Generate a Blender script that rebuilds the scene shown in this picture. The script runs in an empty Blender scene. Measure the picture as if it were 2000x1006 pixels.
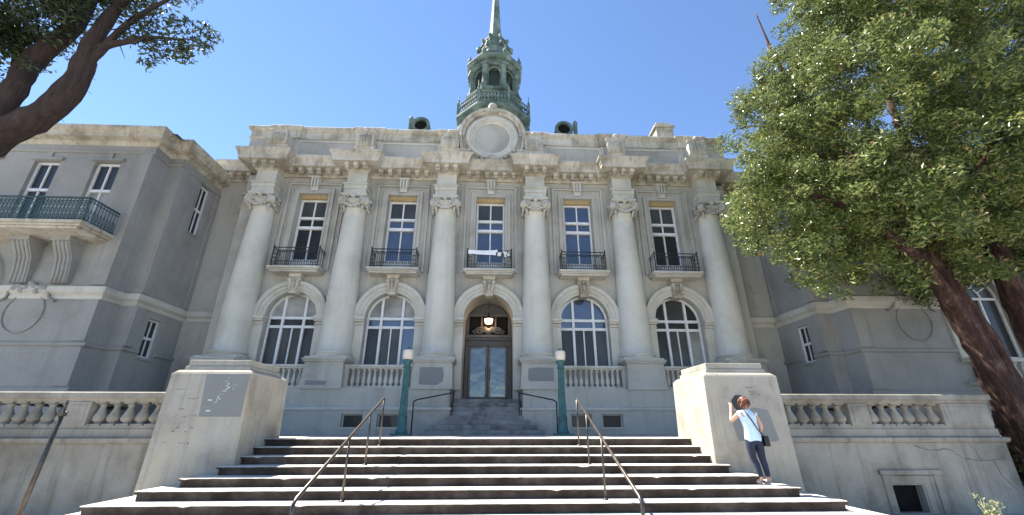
import bpy, bmesh, math, random
from mathutils import Vector, Matrix
random.seed(11)
R = math.radians
scene = bpy.context.scene
col = scene.collection

# ------------------------------------------------------------------ camera
cam_d = bpy.data.cameras.new('camera')
cam = bpy.data.objects.new('camera', cam_d)
col.objects.link(cam)
scene.camera = cam
cam_d.sensor_width = 36.0
cam_d.lens = 36.0 * 831.57 / 2000.0
cam_d.clip_start = 0.05
cam_d.clip_end = 4000
YAW, PITCH = 0.042902, 0.379276
fw = Vector((math.sin(YAW) * math.cos(PITCH), math.cos(YAW) * math.cos(PITCH), math.sin(PITCH)))
cam.location = (0.244, -18.0, 0.0)
cam.rotation_euler = fw.to_track_quat('-Z', 'Y').to_euler()
scene.render.resolution_x = 1024
scene.render.resolution_y = 515

# ------------------------------------------------------------------ sky, sun, exposure
SUN = Vector((-0.56, 0.34, 1.0)).normalized()          # towards the sun
elev = math.asin(SUN.z)
world = bpy.data.worlds.new('World')
scene.world = world
world.use_nodes = True
wn = world.node_tree
wn.nodes.clear()
sky = wn.nodes.new('ShaderNodeTexSky')
sky.sky_type = 'NISHITA'
sky.sun_disc = False
sky.sun_elevation = elev
sky.sun_rotation = math.atan2(SUN.x, SUN.y)
sky.altitude = 900
sky.air_density = 0.9
sky.dust_density = 0.0
sky.ozone_density = 4.5
bg = wn.nodes.new('ShaderNodeBackground')
bg.inputs['Strength'].default_value = 0.088
wo = wn.nodes.new('ShaderNodeOutputWorld')
wn.links.new(sky.outputs[0], bg.inputs['Color'])
wn.links.new(bg.outputs[0], wo.inputs['Surface'])
sd = bpy.data.lights.new('sun', 'SUN')
sd.energy = 5.0
sd.angle = R(0.53)
sd.color = (1.0, 0.94, 0.84)
sun = bpy.data.objects.new('sun', sd)
sun.rotation_euler = SUN.to_track_quat('Z', 'Y').to_euler()
sun.location = (-20, 10, 40)
col.objects.link(sun)
vs = scene.view_settings
vs.view_transform = 'Standard'
vs.look = 'None'
vs.gamma = 1
vs.exposure = 1.78

# ------------------------------------------------------------------ materials
def nodes(name):
    m = bpy.data.materials.new(name)
    m.use_nodes = True
    nt = m.node_tree
    return m, nt, nt.nodes['Principled BSDF'], nt.nodes, nt.links

def ramp(N, fac_socket, L, stops):
    r = N.new('ShaderNodeValToRGB')
    e = r.color_ramp.elements
    while len(e) < len(stops):
        e.new(0.5)
    for i, (p, c) in enumerate(stops):
        e[i].position = p
        e[i].color = (*c, 1) if len(c) == 3 else c
    L.new(fac_socket, r.inputs[0])
    return r

def noise(N, L, coord, scale, detail=6, rough=0.6, stretch=None):
    n = N.new('ShaderNodeTexNoise')
    n.inputs['Scale'].default_value = scale
    n.inputs['Detail'].default_value = detail
    n.inputs['Roughness'].default_value = rough
    if stretch:
        mp = N.new('ShaderNodeMapping')
        mp.inputs['Scale'].default_value = stretch
        L.new(coord, mp.inputs['Vector'])
        L.new(mp.outputs[0], n.inputs['Vector'])
    else:
        L.new(coord, n.inputs['Vector'])
    return n

def mixc(N, L, fac, a, b, mode='MIX'):
    mx = N.new('ShaderNodeMix')
    mx.data_type = 'RGBA'
    mx.blend_type = mode
    if hasattr(fac, 'links'):
        L.new(fac, mx.inputs[0])
    else:
        mx.inputs[0].default_value = fac
    for s, v in ((6, a), (7, b)):
        if hasattr(v, 'links'):
            L.new(v, mx.inputs[s])
        else:
            mx.inputs[s].default_value = (*v, 1)
    return mx.outputs[2]

def stone(name, base, dark, light, streak=0.5, blotch=0.5, scale=1.0, bump=0.25, rough=0.9, stain=None, stain_amt=0.0):
    """weathered painted stone: large blotches, vertical rain streaks, fine grain"""
    m, nt, P, N, L = nodes(name)
    tc = N.new('ShaderNodeNewGeometry').outputs['Position']
    n1 = noise(N, L, tc, 0.55 * scale, 8, 0.62)
    c = ramp(N, n1.outputs[0], L, [(0.32, dark), (0.5, base), (0.72, light)])
    c1 = mixc(N, L, blotch, base, c.outputs[0])
    n2 = noise(N, L, tc, 1.0 * scale, 6, 0.65, (3.2, 3.2, 0.22))
    f = ramp(N, n2.outputs[0], L, [(0.52, (0, 0, 0)), (0.75, (1, 1, 1))])
    ml = N.new('ShaderNodeMath'); ml.operation = 'MULTIPLY'
    L.new(f.outputs[0], ml.inputs[0]); ml.inputs[1].default_value = streak
    c2 = mixc(N, L, ml.outputs[0], c1, dark)
    if stain:
        n4 = noise(N, L, tc, 0.8 * scale, 7, 0.7, (1.4, 1.4, 0.5))
        f4 = ramp(N, n4.outputs[0], L, [(0.5, (0, 0, 0)), (0.68, (1, 1, 1))])
        m4 = N.new('ShaderNodeMath'); m4.operation = 'MULTIPLY'
        L.new(f4.outputs[0], m4.inputs[0]); m4.inputs[1].default_value = stain_amt
        c2 = mixc(N, L, m4.outputs[0], c2, stain)
    n3 = noise(N, L, tc, 26 * scale, 8, 0.7)
    g = ramp(N, n3.outputs[0], L, [(0.3, (0.86, 0.86, 0.86)), (0.7, (1.08, 1.08, 1.08))])
    c3 = mixc(N, L, 1.0, c2, g.outputs[0], 'MULTIPLY')
    L.new(c3, P.inputs['Base Color'])
    P.inputs['Roughness'].default_value = rough
    P.inputs['Specular IOR Level'].default_value = 0.25
    b = N.new('ShaderNodeBump')
    b.inputs['Strength'].default_value = bump
    b.inputs['Distance'].default_value = 0.02
    L.new(n3.outputs[0], b.inputs['Height'])
    L.new(b.outputs[0], P.inputs['Normal'])
    return m

def plain(name, c, rough=0.6, metal=0.0, var=0.25, scale=6.0, spec=0.4, bump=0.0):
    m, nt, P, N, L = nodes(name)
    tc = N.new('ShaderNodeNewGeometry').outputs['Position']
    n = noise(N, L, tc, scale, 6, 0.65)
    d = tuple(x * (1 - var) for x in c)
    l = tuple(min(1, x * (1 + var)) for x in c)
    r = ramp(N, n.outputs[0], L, [(0.3, d), (0.5, c), (0.7, l)])
    L.new(r.outputs[0], P.inputs['Base Color'])
    P.inputs['Roughness'].default_value = rough
    P.inputs['Metallic'].default_value = metal
    P.inputs['Specular IOR Level'].default_value = spec
    if bump:
        b = N.new('ShaderNodeBump')
        b.inputs['Strength'].default_value = bump
        b.inputs['Distance'].default_value = 0.03
        L.new(n.outputs[0], b.inputs['Height'])
        L.new(b.outputs[0], P.inputs['Normal'])
    return m

def glass(name, c, mirror=0.2, wob=0.012, rough=0.03, ior=1.5):
    """window pane: dark room or drawn blind behind, wavy old glass reflecting the sky in front"""
    m, nt, P, N, L = nodes(name)
    tc = N.new('ShaderNodeNewGeometry').outputs['Position']
    n = noise(N, L, tc, 1.3, 3, 0.5)
    r = ramp(N, n.outputs[0], L, [(0.3, tuple(x * 0.6 for x in c)), (0.7, tuple(x * 1.3 for x in c))])
    L.new(r.outputs[0], P.inputs['Base Color'])
    P.inputs['Roughness'].default_value = 0.5
    gl = N.new('ShaderNodeBsdfGlossy')
    gl.inputs['Roughness'].default_value = rough
    gl.inputs['Color'].default_value = (0.9, 0.95, 1.0, 1)
    fr = N.new('ShaderNodeFresnel'); fr.inputs['IOR'].default_value = ior
    ad = N.new('ShaderNodeMath'); ad.operation = 'ADD'; ad.use_clamp = True
    L.new(fr.outputs[0], ad.inputs[0]); ad.inputs[1].default_value = mirror
    b = N.new('ShaderNodeBump'); b.inputs['Strength'].default_value = wob * 10; b.inputs['Distance'].default_value = 0.05
    n5 = noise(N, L, tc, 1.7, 2, 0.5)
    L.new(n5.outputs[0], b.inputs['Height']); L.new(b.outputs[0], gl.inputs['Normal'])
    mx = N.new('ShaderNodeMixShader')
    L.new(ad.outputs[0], mx.inputs[0]); L.new(P.outputs[0], mx.inputs[1]); L.new(gl.outputs[0], mx.inputs[2])
    L.new(mx.outputs[0], N['Material Output'].inputs['Surface'])
    return m

M = {}
M['wall'] = stone('painted_stucco', (0.42, 0.405, 0.355), (0.27, 0.258, 0.22), (0.49, 0.475, 0.42), 0.55, 0.8, 0.9)
M['wingwall'] = stone('wing_stucco', (0.31, 0.305, 0.285), (0.21, 0.205, 0.19), (0.37, 0.365, 0.34), 0.5, 0.75, 0.8)
M['trim'] = stone('trim_stucco', (0.52, 0.50, 0.435), (0.33, 0.315, 0.265), (0.60, 0.58, 0.51), 0.55, 0.8, 1.2)
M['cornice'] = stone('weathered_cornice', (0.50, 0.465, 0.385), (0.20, 0.17, 0.12), (0.64, 0.60, 0.52), 0.9, 0.85, 1.5, stain=(0.25, 0.17, 0.095), stain_amt=0.55)
M['column'] = stone('column_stucco', (0.57, 0.555, 0.485), (0.42, 0.405, 0.345), (0.64, 0.62, 0.55), 0.5, 0.7, 1.1)
M['pier'] = stone('pier_concrete', (0.37, 0.345, 0.295), (0.22, 0.20, 0.165), (0.46, 0.435, 0.38), 0.75, 0.8, 2.0, 0.5, stain=(0.44, 0.385, 0.27), stain_amt=0.5)
M['wallfront'] = stone('retaining_concrete', (0.305, 0.285, 0.24), (0.15, 0.137, 0.11), (0.41, 0.385, 0.33), 0.9, 0.9, 1.6, 0.5, stain=(0.22, 0.19, 0.14), stain_amt=0.55)
M['patch'] = plain('grey_paint_patch', (0.20, 0.205, 0.20), 0.8, var=0.06, scale=3)
M['tread'] = stone('worn_tread', (0.56, 0.53, 0.47), (0.38, 0.34, 0.285), (0.64, 0.615, 0.56), 0.2, 0.8, 3.0, 0.5)
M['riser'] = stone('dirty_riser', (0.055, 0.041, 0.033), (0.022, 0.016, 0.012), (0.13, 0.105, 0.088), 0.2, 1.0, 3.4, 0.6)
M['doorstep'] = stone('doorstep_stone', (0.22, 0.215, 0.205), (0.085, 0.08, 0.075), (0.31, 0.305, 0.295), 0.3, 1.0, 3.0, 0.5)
M['patina'] = stone('copper_patina', (0.115, 0.165, 0.142), (0.045, 0.058, 0.05), (0.24, 0.295, 0.255), 0.6, 1.0, 2.4, 0.3, 0.7)
M['shadepatina'] = plain('shaded_patina', (0.035, 0.055, 0.05), 0.8)  # shade inside the open lantern, put into the colour of its core
M['iron'] = plain('wrought_iron', (0.03, 0.036, 0.04), 0.5, 0.3)
M['greeniron'] = plain('green_iron', (0.05, 0.10, 0.11), 0.55, 0.2)
M['rail'] = plain('worn_handrail', (0.10, 0.085, 0.075), 0.38, 0.7, 0.4, 9)
M['post'] = plain('teal_cast_iron', (0.045, 0.13, 0.13), 0.5, 0.1, 0.3, 5)
M['white'] = plain('white_window_paint', (0.66, 0.67, 0.66), 0.5, var=0.10)
M['brown'] = plain('brown_window_head', (0.42, 0.31, 0.15), 0.6, var=0.2)
M['doorwood'] = plain('bronze_door_frame', (0.13, 0.105, 0.085), 0.45, 0.25, 0.3)
M['transom'] = plain('dark_transom_frame', (0.10, 0.095, 0.085), 0.6)
M['gblue'] = glass('blue_glass', (0.018, 0.028, 0.055), 0.07)
M['gdark'] = glass('dark_glass', (0.010, 0.011, 0.012), 0.0, ior=1.25)
M['gmid'] = glass('blinded_glass', (0.040, 0.042, 0.040), 0.0, ior=1.22)
M['gblind'] = glass('drawn_blind', (0.27, 0.265, 0.24), 0.0, ior=1.2)
M['gdoor'] = glass('door_glass', (0.012, 0.014, 0.016), 0.07, 0.05)
M['black'] = plain('dark_opening', (0.012, 0.012, 0.012), 0.95, spec=0.1)
M['roof'] = plain('roofing', (0.12, 0.12, 0.115), 0.9)
M['paving'] = stone('paving', (0.38, 0.36, 0.33), (0.25, 0.235, 0.21), (0.46, 0.44, 0.41), 0.1, 0.8, 1.5)
M['plaque'] = plain('bronze_plaque', (0.035, 0.036, 0.04), 0.4, 0.5, 0.35, 30)
M['cloth'] = plain('white_banner', (0.80, 0.81, 0.83), 0.8, var=0.05)
M['ink'] = plain('faded_ink', (0.42, 0.44, 0.48), 0.8, var=0.2)
M['flower'] = plain('white_petal', (0.82, 0.82, 0.80), 0.7, var=0.05)
M['mark'] = plain('dark_scratches', (0.16, 0.15, 0.14), 0.9)
M['chalk'] = plain('chalk_marks', (0.62, 0.63, 0.62), 0.9, var=0.1)
M['lampglass'] = plain('cream_lamp_glass', (0.72, 0.62, 0.52), 0.35, var=0.08)
m, nt, P, N, L = nodes('lit_lantern')
P.inputs['Base Color'].default_value = (1, 0.8, 0.6, 1)
P.inputs['Emission Color'].default_value = (1.0, 0.62, 0.34, 1)
P.inputs['Emission Strength'].default_value = 1.6
M['lit'] = m

def bark(name, a, b, c):
    m, nt, P, N, L = nodes(name)
    tc = N.new('ShaderNodeNewGeometry').outputs['Position']
    n = noise(N, L, tc, 3.5, 8, 0.7, (2.2, 2.2, 0.5))
    r = ramp(N, n.outputs[0], L, [(0.3, a), (0.52, b), (0.72, c)])
    L.new(r.outputs[0], P.inputs['Base Color'])
    P.inputs['Roughness'].default_value = 0.85
    n2 = noise(N, L, tc, 9, 8, 0.75, (1.5, 1.5, 0.35))
    bp = N.new('ShaderNodeBump'); bp.inputs['Strength'].default_value = 1.0; bp.inputs['Distance'].default_value = 0.16
    L.new(n2.outputs[0], bp.inputs['Height']); L.new(bp.outputs[0], P.inputs['Normal'])
    return m
M['bark'] = bark('red_bark', (0.02, 0.009, 0.006), (0.085, 0.036, 0.024), (0.30, 0.19, 0.145))  # lightest tone also paints sun flecks onto the flaking bark
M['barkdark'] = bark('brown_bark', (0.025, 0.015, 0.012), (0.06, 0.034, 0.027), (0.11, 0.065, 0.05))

def leafmat(name, stops):
    m, nt, P, N, L = nodes(name)
    oi = N.new('ShaderNodeNewGeometry')
    r = ramp(N, oi.outputs['Random Per Island'], L, stops)
    L.new(r.outputs[0], P.inputs['Base Color'])
    P.inputs['Roughness'].default_value = 0.33
    P.inputs['Specular IOR Level'].default_value = 0.45
    tr = N.new('ShaderNodeBsdfTranslucent')
    br = N.new('ShaderNodeBrightContrast'); br.inputs['Bright'].default_value = 0.05
    L.new(r.outputs[0], br.inputs[0]); L.new(br.outputs[0], tr.inputs['Color'])
    mx = N.new('ShaderNodeMixShader'); mx.inputs[0].default_value = 0.27
    L.new(P.outputs[0], mx.inputs[1]); L.new(tr.outputs[0], mx.inputs[2])
    L.new(mx.outputs[0], N['Material Output'].inputs['Surface'])
    return m
M['leaf'] = leafmat('green_leaf', [(0.0, (0.03, 0.055, 0.012)), (0.3, (0.08, 0.12, 0.022)), (0.65, (0.17, 0.21, 0.045)), (0.9, (0.26, 0.285, 0.085)), (0.985, (0.34, 0.34, 0.15)), (1.0, (0.28, 0.10, 0.05))])
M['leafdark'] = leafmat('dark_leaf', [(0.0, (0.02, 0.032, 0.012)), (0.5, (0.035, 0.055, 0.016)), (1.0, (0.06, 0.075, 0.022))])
M['leafpale'] = leafmat('pale_leaf', [(0.0, (0.25, 0.27, 0.13)), (1.0, (0.40, 0.41, 0.24))])
M['skin'] = plain('skin', (0.50, 0.29, 0.21), 0.5, var=0.08)
M['hair'] = plain('auburn_hair', (0.13, 0.045, 0.025), 0.5, var=0.4, scale=40)
M['shirt'] = plain('pale_blue_cotton', (0.50, 0.66, 0.78), 0.85, var=0.07, scale=12)
M['jeans'] = plain('navy_denim', (0.014, 0.020, 0.042), 0.85, var=0.5, scale=8)
M['shoe'] = plain('pinkish_trainers', (0.42, 0.34, 0.34), 0.7, var=0.3, scale=30)
M['bag'] = plain('black_bag', (0.012, 0.012, 0.014), 0.5)

# ------------------------------------------------------------------ mesh builder
class MB:
    def __init__(s):
        s.v = []; s.f = []; s.mi = []; s.sm = []
    def add(s, vs, fs, mi=0, smooth=False):
        o = len(s.v)
        s.v += [tuple(p) for p in vs]
        for f in fs:
            s.f.append([i + o for i in f]); s.mi.append(mi); s.sm.append(smooth)
        return s
    def box(s, x0, x1, y0, y1, z0, z1, mi=0):
        x0, x1 = min(x0, x1), max(x0, x1); y0, y1 = min(y0, y1), max(y0, y1); z0, z1 = min(z0, z1), max(z0, z1)
        return s.add([(x0, y0, z0), (x1, y0, z0), (x1, y1, z0), (x0, y1, z0), (x0, y0, z1), (x1, y0, z1), (x1, y1, z1), (x0, y1, z1)],
                     [(0, 3, 2, 1), (4, 5, 6, 7), (0, 1, 5, 4), (1, 2, 6, 5), (2, 3, 7, 6), (3, 0, 4, 7)], mi)
    def taper(s, cx, cy, z0, hx0, hy0, z1, hx1, hy1, mi=0, cx1=None, cy1=None):
        cx1 = cx if cx1 is None else cx1; cy1 = cy if cy1 is None else cy1
        return s.add([(cx - hx0, cy - hy0, z0), (cx + hx0, cy - hy0, z0), (cx + hx0, cy + hy0, z0), (cx - hx0, cy + hy0, z0),
                      (cx1 - hx1, cy1 - hy1, z1), (cx1 + hx1, cy1 - hy1, z1), (cx1 + hx1, cy1 + hy1, z1), (cx1 - hx1, cy1 + hy1, z1)],
                     [(0, 3, 2, 1), (4, 5, 6, 7), (0, 1, 5, 4), (1, 2, 6, 5), (2, 3, 7, 6), (3, 0, 4, 7)], mi)
    def prism(s, poly, y0, y1, mi=0):
        """polygon in (x, z), extruded along y from y0 (front) to y1"""
        n = len(poly)
        vs = [(x, y0, z) for x, z in poly] + [(x, y1, z) for x, z in poly]
        fs = [tuple(range(n)), tuple(range(2 * n - 1, n - 1, -1))]
        fs += [((i + 1) % n, i, n + i, n + (i + 1) % n) for i in range(n)]
        return s.add(vs, fs, mi)
    def lathe(s, prof, cx, cy, n=24, mi=0, smooth=True, a0=0.0, ex=1.0):
        vs = []
        for r, z in prof:
            for k in range(n):
                a = a0 + 2 * math.pi * k / n
                vs.append((cx + r * ex * math.cos(a), cy + r * math.sin(a), z))
        fs = []
        for j in range(len(prof) - 1):
            for k in range(n):
                k2 = (k + 1) % n
                fs.append((j * n + k, j * n + k2, (j + 1) * n + k2, (j + 1) * n + k))
        s.add(vs, fs, mi, smooth)
        o = len(s.v) - len(vs)
        s.f.append([o + k for k in range(n - 1, -1, -1)]); s.mi.append(mi); s.sm.append(False)
        q = o + (len(prof) - 1) * n
        s.f.append([q + k for k in range(n)]); s.mi.append(mi); s.sm.append(False)
        return s
    def sweep(s, path, prof, mi=0, closed=False):
        """profile [(out, z)] along a plan path [(x, y)]; out is to the right-hand side of travel (-y when going +x)"""
        n = len(path)
        rings = []
        for i in range(n):
            p = Vector(path[i])
            d0 = d1 = None
            if i > 0 or closed: d0 = (p - Vector(path[i - 1])).normalized()
            if i < n - 1 or closed: d1 = (Vector(path[(i + 1) % n]) - p).normalized()
            n0 = Vector((d0.y, -d0.x)) if d0 else None
            n1 = Vector((d1.y, -d1.x)) if d1 else None
            if n0 is None: nn = n1
            elif n1 is None: nn = n0
            else:
                b = n0 + n1
                b.normalize()
                nn = b / max(0.3, b.dot(n0))
            rings.append([(p.x + nn.x * o, p.y + nn.y * o, z) for o, z in prof])
        k = len(prof)
        vs = [q for r in rings for q in r]
        fs = []
        for i in range(n if closed else n - 1):
            i2 = (i + 1) % n
            for j in range(k - 1):
                fs.append((i * k + j, i2 * k + j, i2 * k + j + 1, i * k + j + 1))
        if not closed:
            fs.append(tuple(range(k - 1, -1, -1)))
            fs.append(tuple((n - 1) * k + j for j in range(k)))
        return s.add(vs, fs, mi)
    def arc(s, cx, cz, prof, a0=0.0, a1=math.pi, n=28, mi=0):
        """profile [(r, y)] swept round an arc in the xz plane"""
        k = len(prof); vs = []
        for i in range(n + 1):
            a = a0 + (a1 - a0) * i / n
            for r, y in prof:
                vs.append((cx + r * math.cos(a), y, cz + r * math.sin(a)))
        fs = []
        for i in range(n):
            for j in range(k):
                j2 = (j + 1) % k
                fs.append((i * k + j, (i + 1) * k + j, (i + 1) * k + j2, i * k + j2))
        if abs(a1 - a0) < 2 * math.pi - 1e-3:
            fs.append(tuple(range(k)))
            fs.append(tuple(n * k + j for j in range(k - 1, -1, -1)))
        return s.add(vs, fs, mi)
    def tube(s, pts, rad, n=8, mi=0, smooth=True, cap=True):
        pts = [Vector(p) for p in pts]
        rads = rad if isinstance(rad, (list, tuple)) else [rad] * len(pts)
        vs = []; u = None
        for i, p in enumerate(pts):
            t = (pts[min(i + 1, len(pts) - 1)] - pts[max(i - 1, 0)]).normalized()
            if u is None:
                r0 = Vector((0.13, 0.21, 0.97)) if abs(t.z) < 0.9 else Vector((1, 0.1, 0))
                u = t.cross(r0).normalized()
            u = u - t * u.dot(t)
            if u.length < 1e-4: u = t.cross(Vector((0.3, 0.5, 0.8)))
            u.normalize(); w = t.cross(u)
            for k in range(n):
                a = 2 * math.pi * k / n
                vs.append(p + (u * math.cos(a) + w * math.sin(a)) * rads[i])
        fs = []
        for i in range(len(pts) - 1):
            for k in range(n):
                k2 = (k + 1) % n
                fs.append((i * n + k, i * n + k2, (i + 1) * n + k2, (i + 1) * n + k))
        s.add(vs, fs, mi, smooth)
        if cap:
            o = len(s.v) - len(vs)
            s.f.append([o + k for k in range(n)]); s.mi.append(mi); s.sm.append(False)
            q = o + (len(pts) - 1) * n
            s.f.append([q + k for k in range(n - 1, -1, -1)]); s.mi.append(mi); s.sm.append(False)
        return s
    def ball(s, c, rx, ry=None, rz=None, n=10, m=7, mi=0):
        ry = rx if ry is None else ry; rz = rx if rz is None else rz
        vs = [(c[0], c[1], c[2] - rz)]
        for j in range(1, m):
            t = -math.pi / 2 + math.pi * j / m
            for k in range(n):
                a = 2 * math.pi * k / n
                vs.append((c[0] + rx * math.cos(t) * math.cos(a), c[1] + ry * math.cos(t) * math.sin(a), c[2] + rz * math.sin(t)))
        vs.append((c[0], c[1], c[2] + rz))
        fs = [(0, 1 + (k + 1) % n, 1 + k) for k in range(n)]
        for j in range(m - 2):
            for k in range(n):
                k2 = (k + 1) % n
                fs.append((1 + j * n + k, 1 + j * n + k2, 1 + (j + 1) * n + k2, 1 + (j + 1) * n + k))
        e = len(vs) - 1; b = 1 + (m - 2) * n
        fs += [(b + k, b + (k + 1) % n, e) for k in range(n)]
        return s.add(vs, fs, mi, True)
    def plate(s, u0, u1, z0, z1, holes, d0, d1, fn=None, mi=0):
        """wall slab with rectangular holes [(u0,u1,z0,z1)] cut through; fn maps (u, depth, z) to a point"""
        us = sorted({u0, u1, *[h[0] for h in holes], *[h[1] for h in holes]})
        zs = sorted({z0, z1, *[h[2] for h in holes], *[h[3] for h in holes]})
        us = [u for u in us if u0 <= u <= u1]; zs = [z for z in zs if z0 <= z <= z1]
        def solid(i, j):
            if i < 0 or j < 0 or i >= len(us) - 1 or j >= len(zs) - 1: return False
            u = (us[i] + us[i + 1]) / 2; z = (zs[j] + zs[j + 1]) / 2
            return not any(h[0] < u < h[1] and h[2] < z < h[3] for h in holes)
        fn = fn or (lambda u, d, z: (u, d, z))
        for i in range(len(us) - 1):
            for j in range(len(zs) - 1):
                if not solid(i, j): continue
                a, b, c, e = us[i], us[i + 1], zs[j], zs[j + 1]
                q = [fn(a, d0, c), fn(b, d0, c), fn(b, d0, e), fn(a, d0, e), fn(a, d1, c), fn(b, d1, c), fn(b, d1, e), fn(a, d1, e)]
                fs = [(0, 1, 2, 3), (7, 6, 5, 4)]
                if not solid(i - 1, j): fs.append((4, 0, 3, 7))
                if not solid(i + 1, j): fs.append((1, 5, 6, 2))
                if not solid(i, j - 1): fs.append((4, 5, 1, 0))
                if not solid(i, j + 1): fs.append((3, 2, 6, 7))
                s.add(q, fs, mi)
        return s
    def mesh(s, name):
        me = bpy.data.meshes.new(name)
        me.from_pydata(s.v, [], s.f)
        me.polygons.foreach_set('material_index', s.mi)
        me.polygons.foreach_set('use_smooth', s.sm)
        me.update()
        return me

WL = {}                                                    # world location of each object's origin
def put(name, me, mat, parent=None, loc=(0, 0, 0), fix=True):
    if isinstance(me, MB):
        me = me.mesh(name)
        if fix:
            bm = bmesh.new(); bm.from_mesh(me)
            bmesh.ops.recalc_face_normals(bm, faces=bm.faces)
            bm.to_mesh(me); bm.free()
    if mat is not None and not me.materials:
        for k in (mat if isinstance(mat, (list, tuple)) else [mat]):
            me.materials.append(M[k])
    o = bpy.data.objects.new(name, me)
    col.objects.link(o)
    w = Vector(loc)
    WL[o] = w
    if parent is not None:
        o.parent = parent
        o.location = w - WL[parent]
    else:
        o.location = w
    return o
def empty(name, loc, label, cat, group=None):
    o = bpy.data.objects.new(name, None)
    o.empty_display_size = 0.3
    col.objects.link(o)
    o.location = loc
    WL[o] = Vector(loc)
    return tag(o, label, cat, group)
def tag(o, label=None, cat=None, group=None, kind=None):
    if label: o['label'] = label
    if cat: o['category'] = cat
    if group: o['group'] = group
    if kind: o['kind'] = kind
    return o
def bevel(o, w=0.015, seg=2):
    b = o.modifiers.new('bevel', 'BEVEL')
    b.width = w; b.segments = seg; b.limit_method = 'ANGLE'; b.angle_limit = R(40)
    return o

# ================================================================== SETTING
LAND = -0.25                       # terrace level (eye level is z = 0)
RISE, TREAD = 0.163, 0.45
GROUND = LAND - 10 * RISE          # pavement at the foot of the stairs
B = 4.2                            # bay spacing

g = MB()
g.add([(-900, -900, GROUND), (900, -900, GROUND), (900, 900, GROUND), (-900, 900, GROUND)], [(0, 1, 2, 3)])
tag(put('ground', g, 'paving'), kind='structure')
g = MB()
g.box(-13.0, 13.0, -6.62, 1.9, GROUND, LAND)
tag(put('terrace', g, 'paving'), kind='structure')

# ------------------------------------------------------------------ main stairs
stairs = empty('staircase', (0, -8.9, GROUND), 'broad flight of worn stone steps with dark grimy risers climbing between two piers', 'stairs')
HW = [5.12, 5.12, 5.12, 5.3, 5.7, 6.13, 6.63, 7.02, 7.45, 7.9]
for k in range(10):
    zt = LAND - RISE * k
    yn = -6.85 - TREAD * k
    w = HW[k]
    m = MB()
    yb = yn + TREAD + 0.06 if k else -6.5
    if k >= 3: yb = -7.7
    # riser block and a slightly overhanging tread slab with a chipped nosing
    zb = GROUND if k >= 3 else zt - RISE - 0.02
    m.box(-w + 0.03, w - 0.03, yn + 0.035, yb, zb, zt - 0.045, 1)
    n = 110
    top = []; nose = []
    rr = random.Random(40 + k)
    vs = []; fs = []
    for i in range(n + 1):
        x = -w + 2 * w * i / n
        j = rr.uniform(-0.004, 0.005) + (0.012 if rr.random() < 0.015 else 0)
        ch = 0.010 + rr.uniform(0, 0.005) + (0.02 if rr.random() < 0.012 else 0)
        y = yn + j
        vs += [(x, yb, zt), (x, y + ch, zt), (x, y, zt - ch), (x, y + 0.004, zt - 0.05), (x, yb, zt - 0.05)]
    for i in range(n):
        a = i * 5; b = a + 5
        for q in range(4):
            fs.append((a + q, a + q + 1, b + q + 1, b + q))
        fs.append((a + 4, a, b, b + 4))
    fs.append((0, 4, 3, 2, 1)); e = n * 5
    fs.append((e, e + 1, e + 2, e + 3, e + 4))
    o0 = len(m.f)
    m.add(vs, fs, 0)
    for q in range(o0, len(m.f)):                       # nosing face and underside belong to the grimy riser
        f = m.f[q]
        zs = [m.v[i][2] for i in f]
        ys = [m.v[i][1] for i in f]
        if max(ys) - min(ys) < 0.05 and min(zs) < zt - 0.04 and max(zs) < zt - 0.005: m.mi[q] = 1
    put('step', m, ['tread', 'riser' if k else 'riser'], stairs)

# ------------------------------------------------------------------ piers beside the stairs
def pier(s, label):
    e = empty('stone_pier', (s * 6.02, -7.02, GROUND), label, 'pier', 'stone piers flanking the stairs')
    x0, x1 = 5.14, 6.92
    m = MB(); cx = s * (x0 + x1) / 2; hw = (x1 - x0) / 2
    m.taper(cx, -7.02, GROUND, hw + 0.06, 0.95, 1.13, hw - 0.01, 0.915)
    bevel(put('body', m, 'pier', e), 0.025, 2)
    m = MB()
    m.taper(cx, -7.02, 1.132, hw - 0.03, 0.90, 1.20, hw - 0.10, 0.83)
    m.taper(cx, -7.02, 1.20, hw - 0.16, 0.76, 1.30, hw - 0.17, 0.75)
    m.taper(cx, -7.02, 1.30, hw - 0.20, 0.72, 1.44, hw - 0.20, 0.72)
    bevel(put('cap', m, 'pier', e), 0.02, 2)
    return e
pl = pier(-1, 'tall square concrete pier with a large grey painted patch at its top corner')
pr = pier(1, 'tall square concrete pier with a dark octagonal plaque, person standing before it')
YF = -7.965
def yface(z):                                             # the pier front leans back slightly
    t = (z - GROUND) / (1.13 - GROUND)
    return -7.02 - (0.95 + (0.915 - 0.95) * t)
def facepatch(name, poly, mat, parent, proud=0.006, th=0.012):
    m = MB(); n = len(poly)
    vs = [(x, yface(z) - proud, z) for x, z in poly] + [(x, yface(z) + th, z) for x, z in poly]
    fs = [tuple(range(n)), tuple(range(2 * n - 1, n - 1, -1))] + [((i + 1) % n, i, n + i, n + (i + 1) % n) for i in range(n)]
    m.add(vs, fs)
    return put(name, m, mat, parent)
facepatch('painted_patch', [(-6.13, 1.10), (-6.10, 0.62), (-6.07, 0.21), (-5.19, 0.21), (-5.20, 0.7), (-5.19, 1.10)], 'patch', pl)
facepatch('painted_patch', [(5.62, 0.33), (5.66, 0.0), (5.72, -0.28), (6.55, -0.30), (6.63, -0.26), (6.52, 0.36), (6.2, 0.42), (6.05, 0.36)], 'patch', pr)
oct_ = [(5.89 + 0.185 * math.cos(a), 0.51 + 0.185 * math.sin(a)) for a in [R(22.5 + 45 * i) for i in range(8)]]
facepatch('plaque', oct_, 'plaque', pr, 0.02)
m = MB(); rr = random.Random(5)
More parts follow.
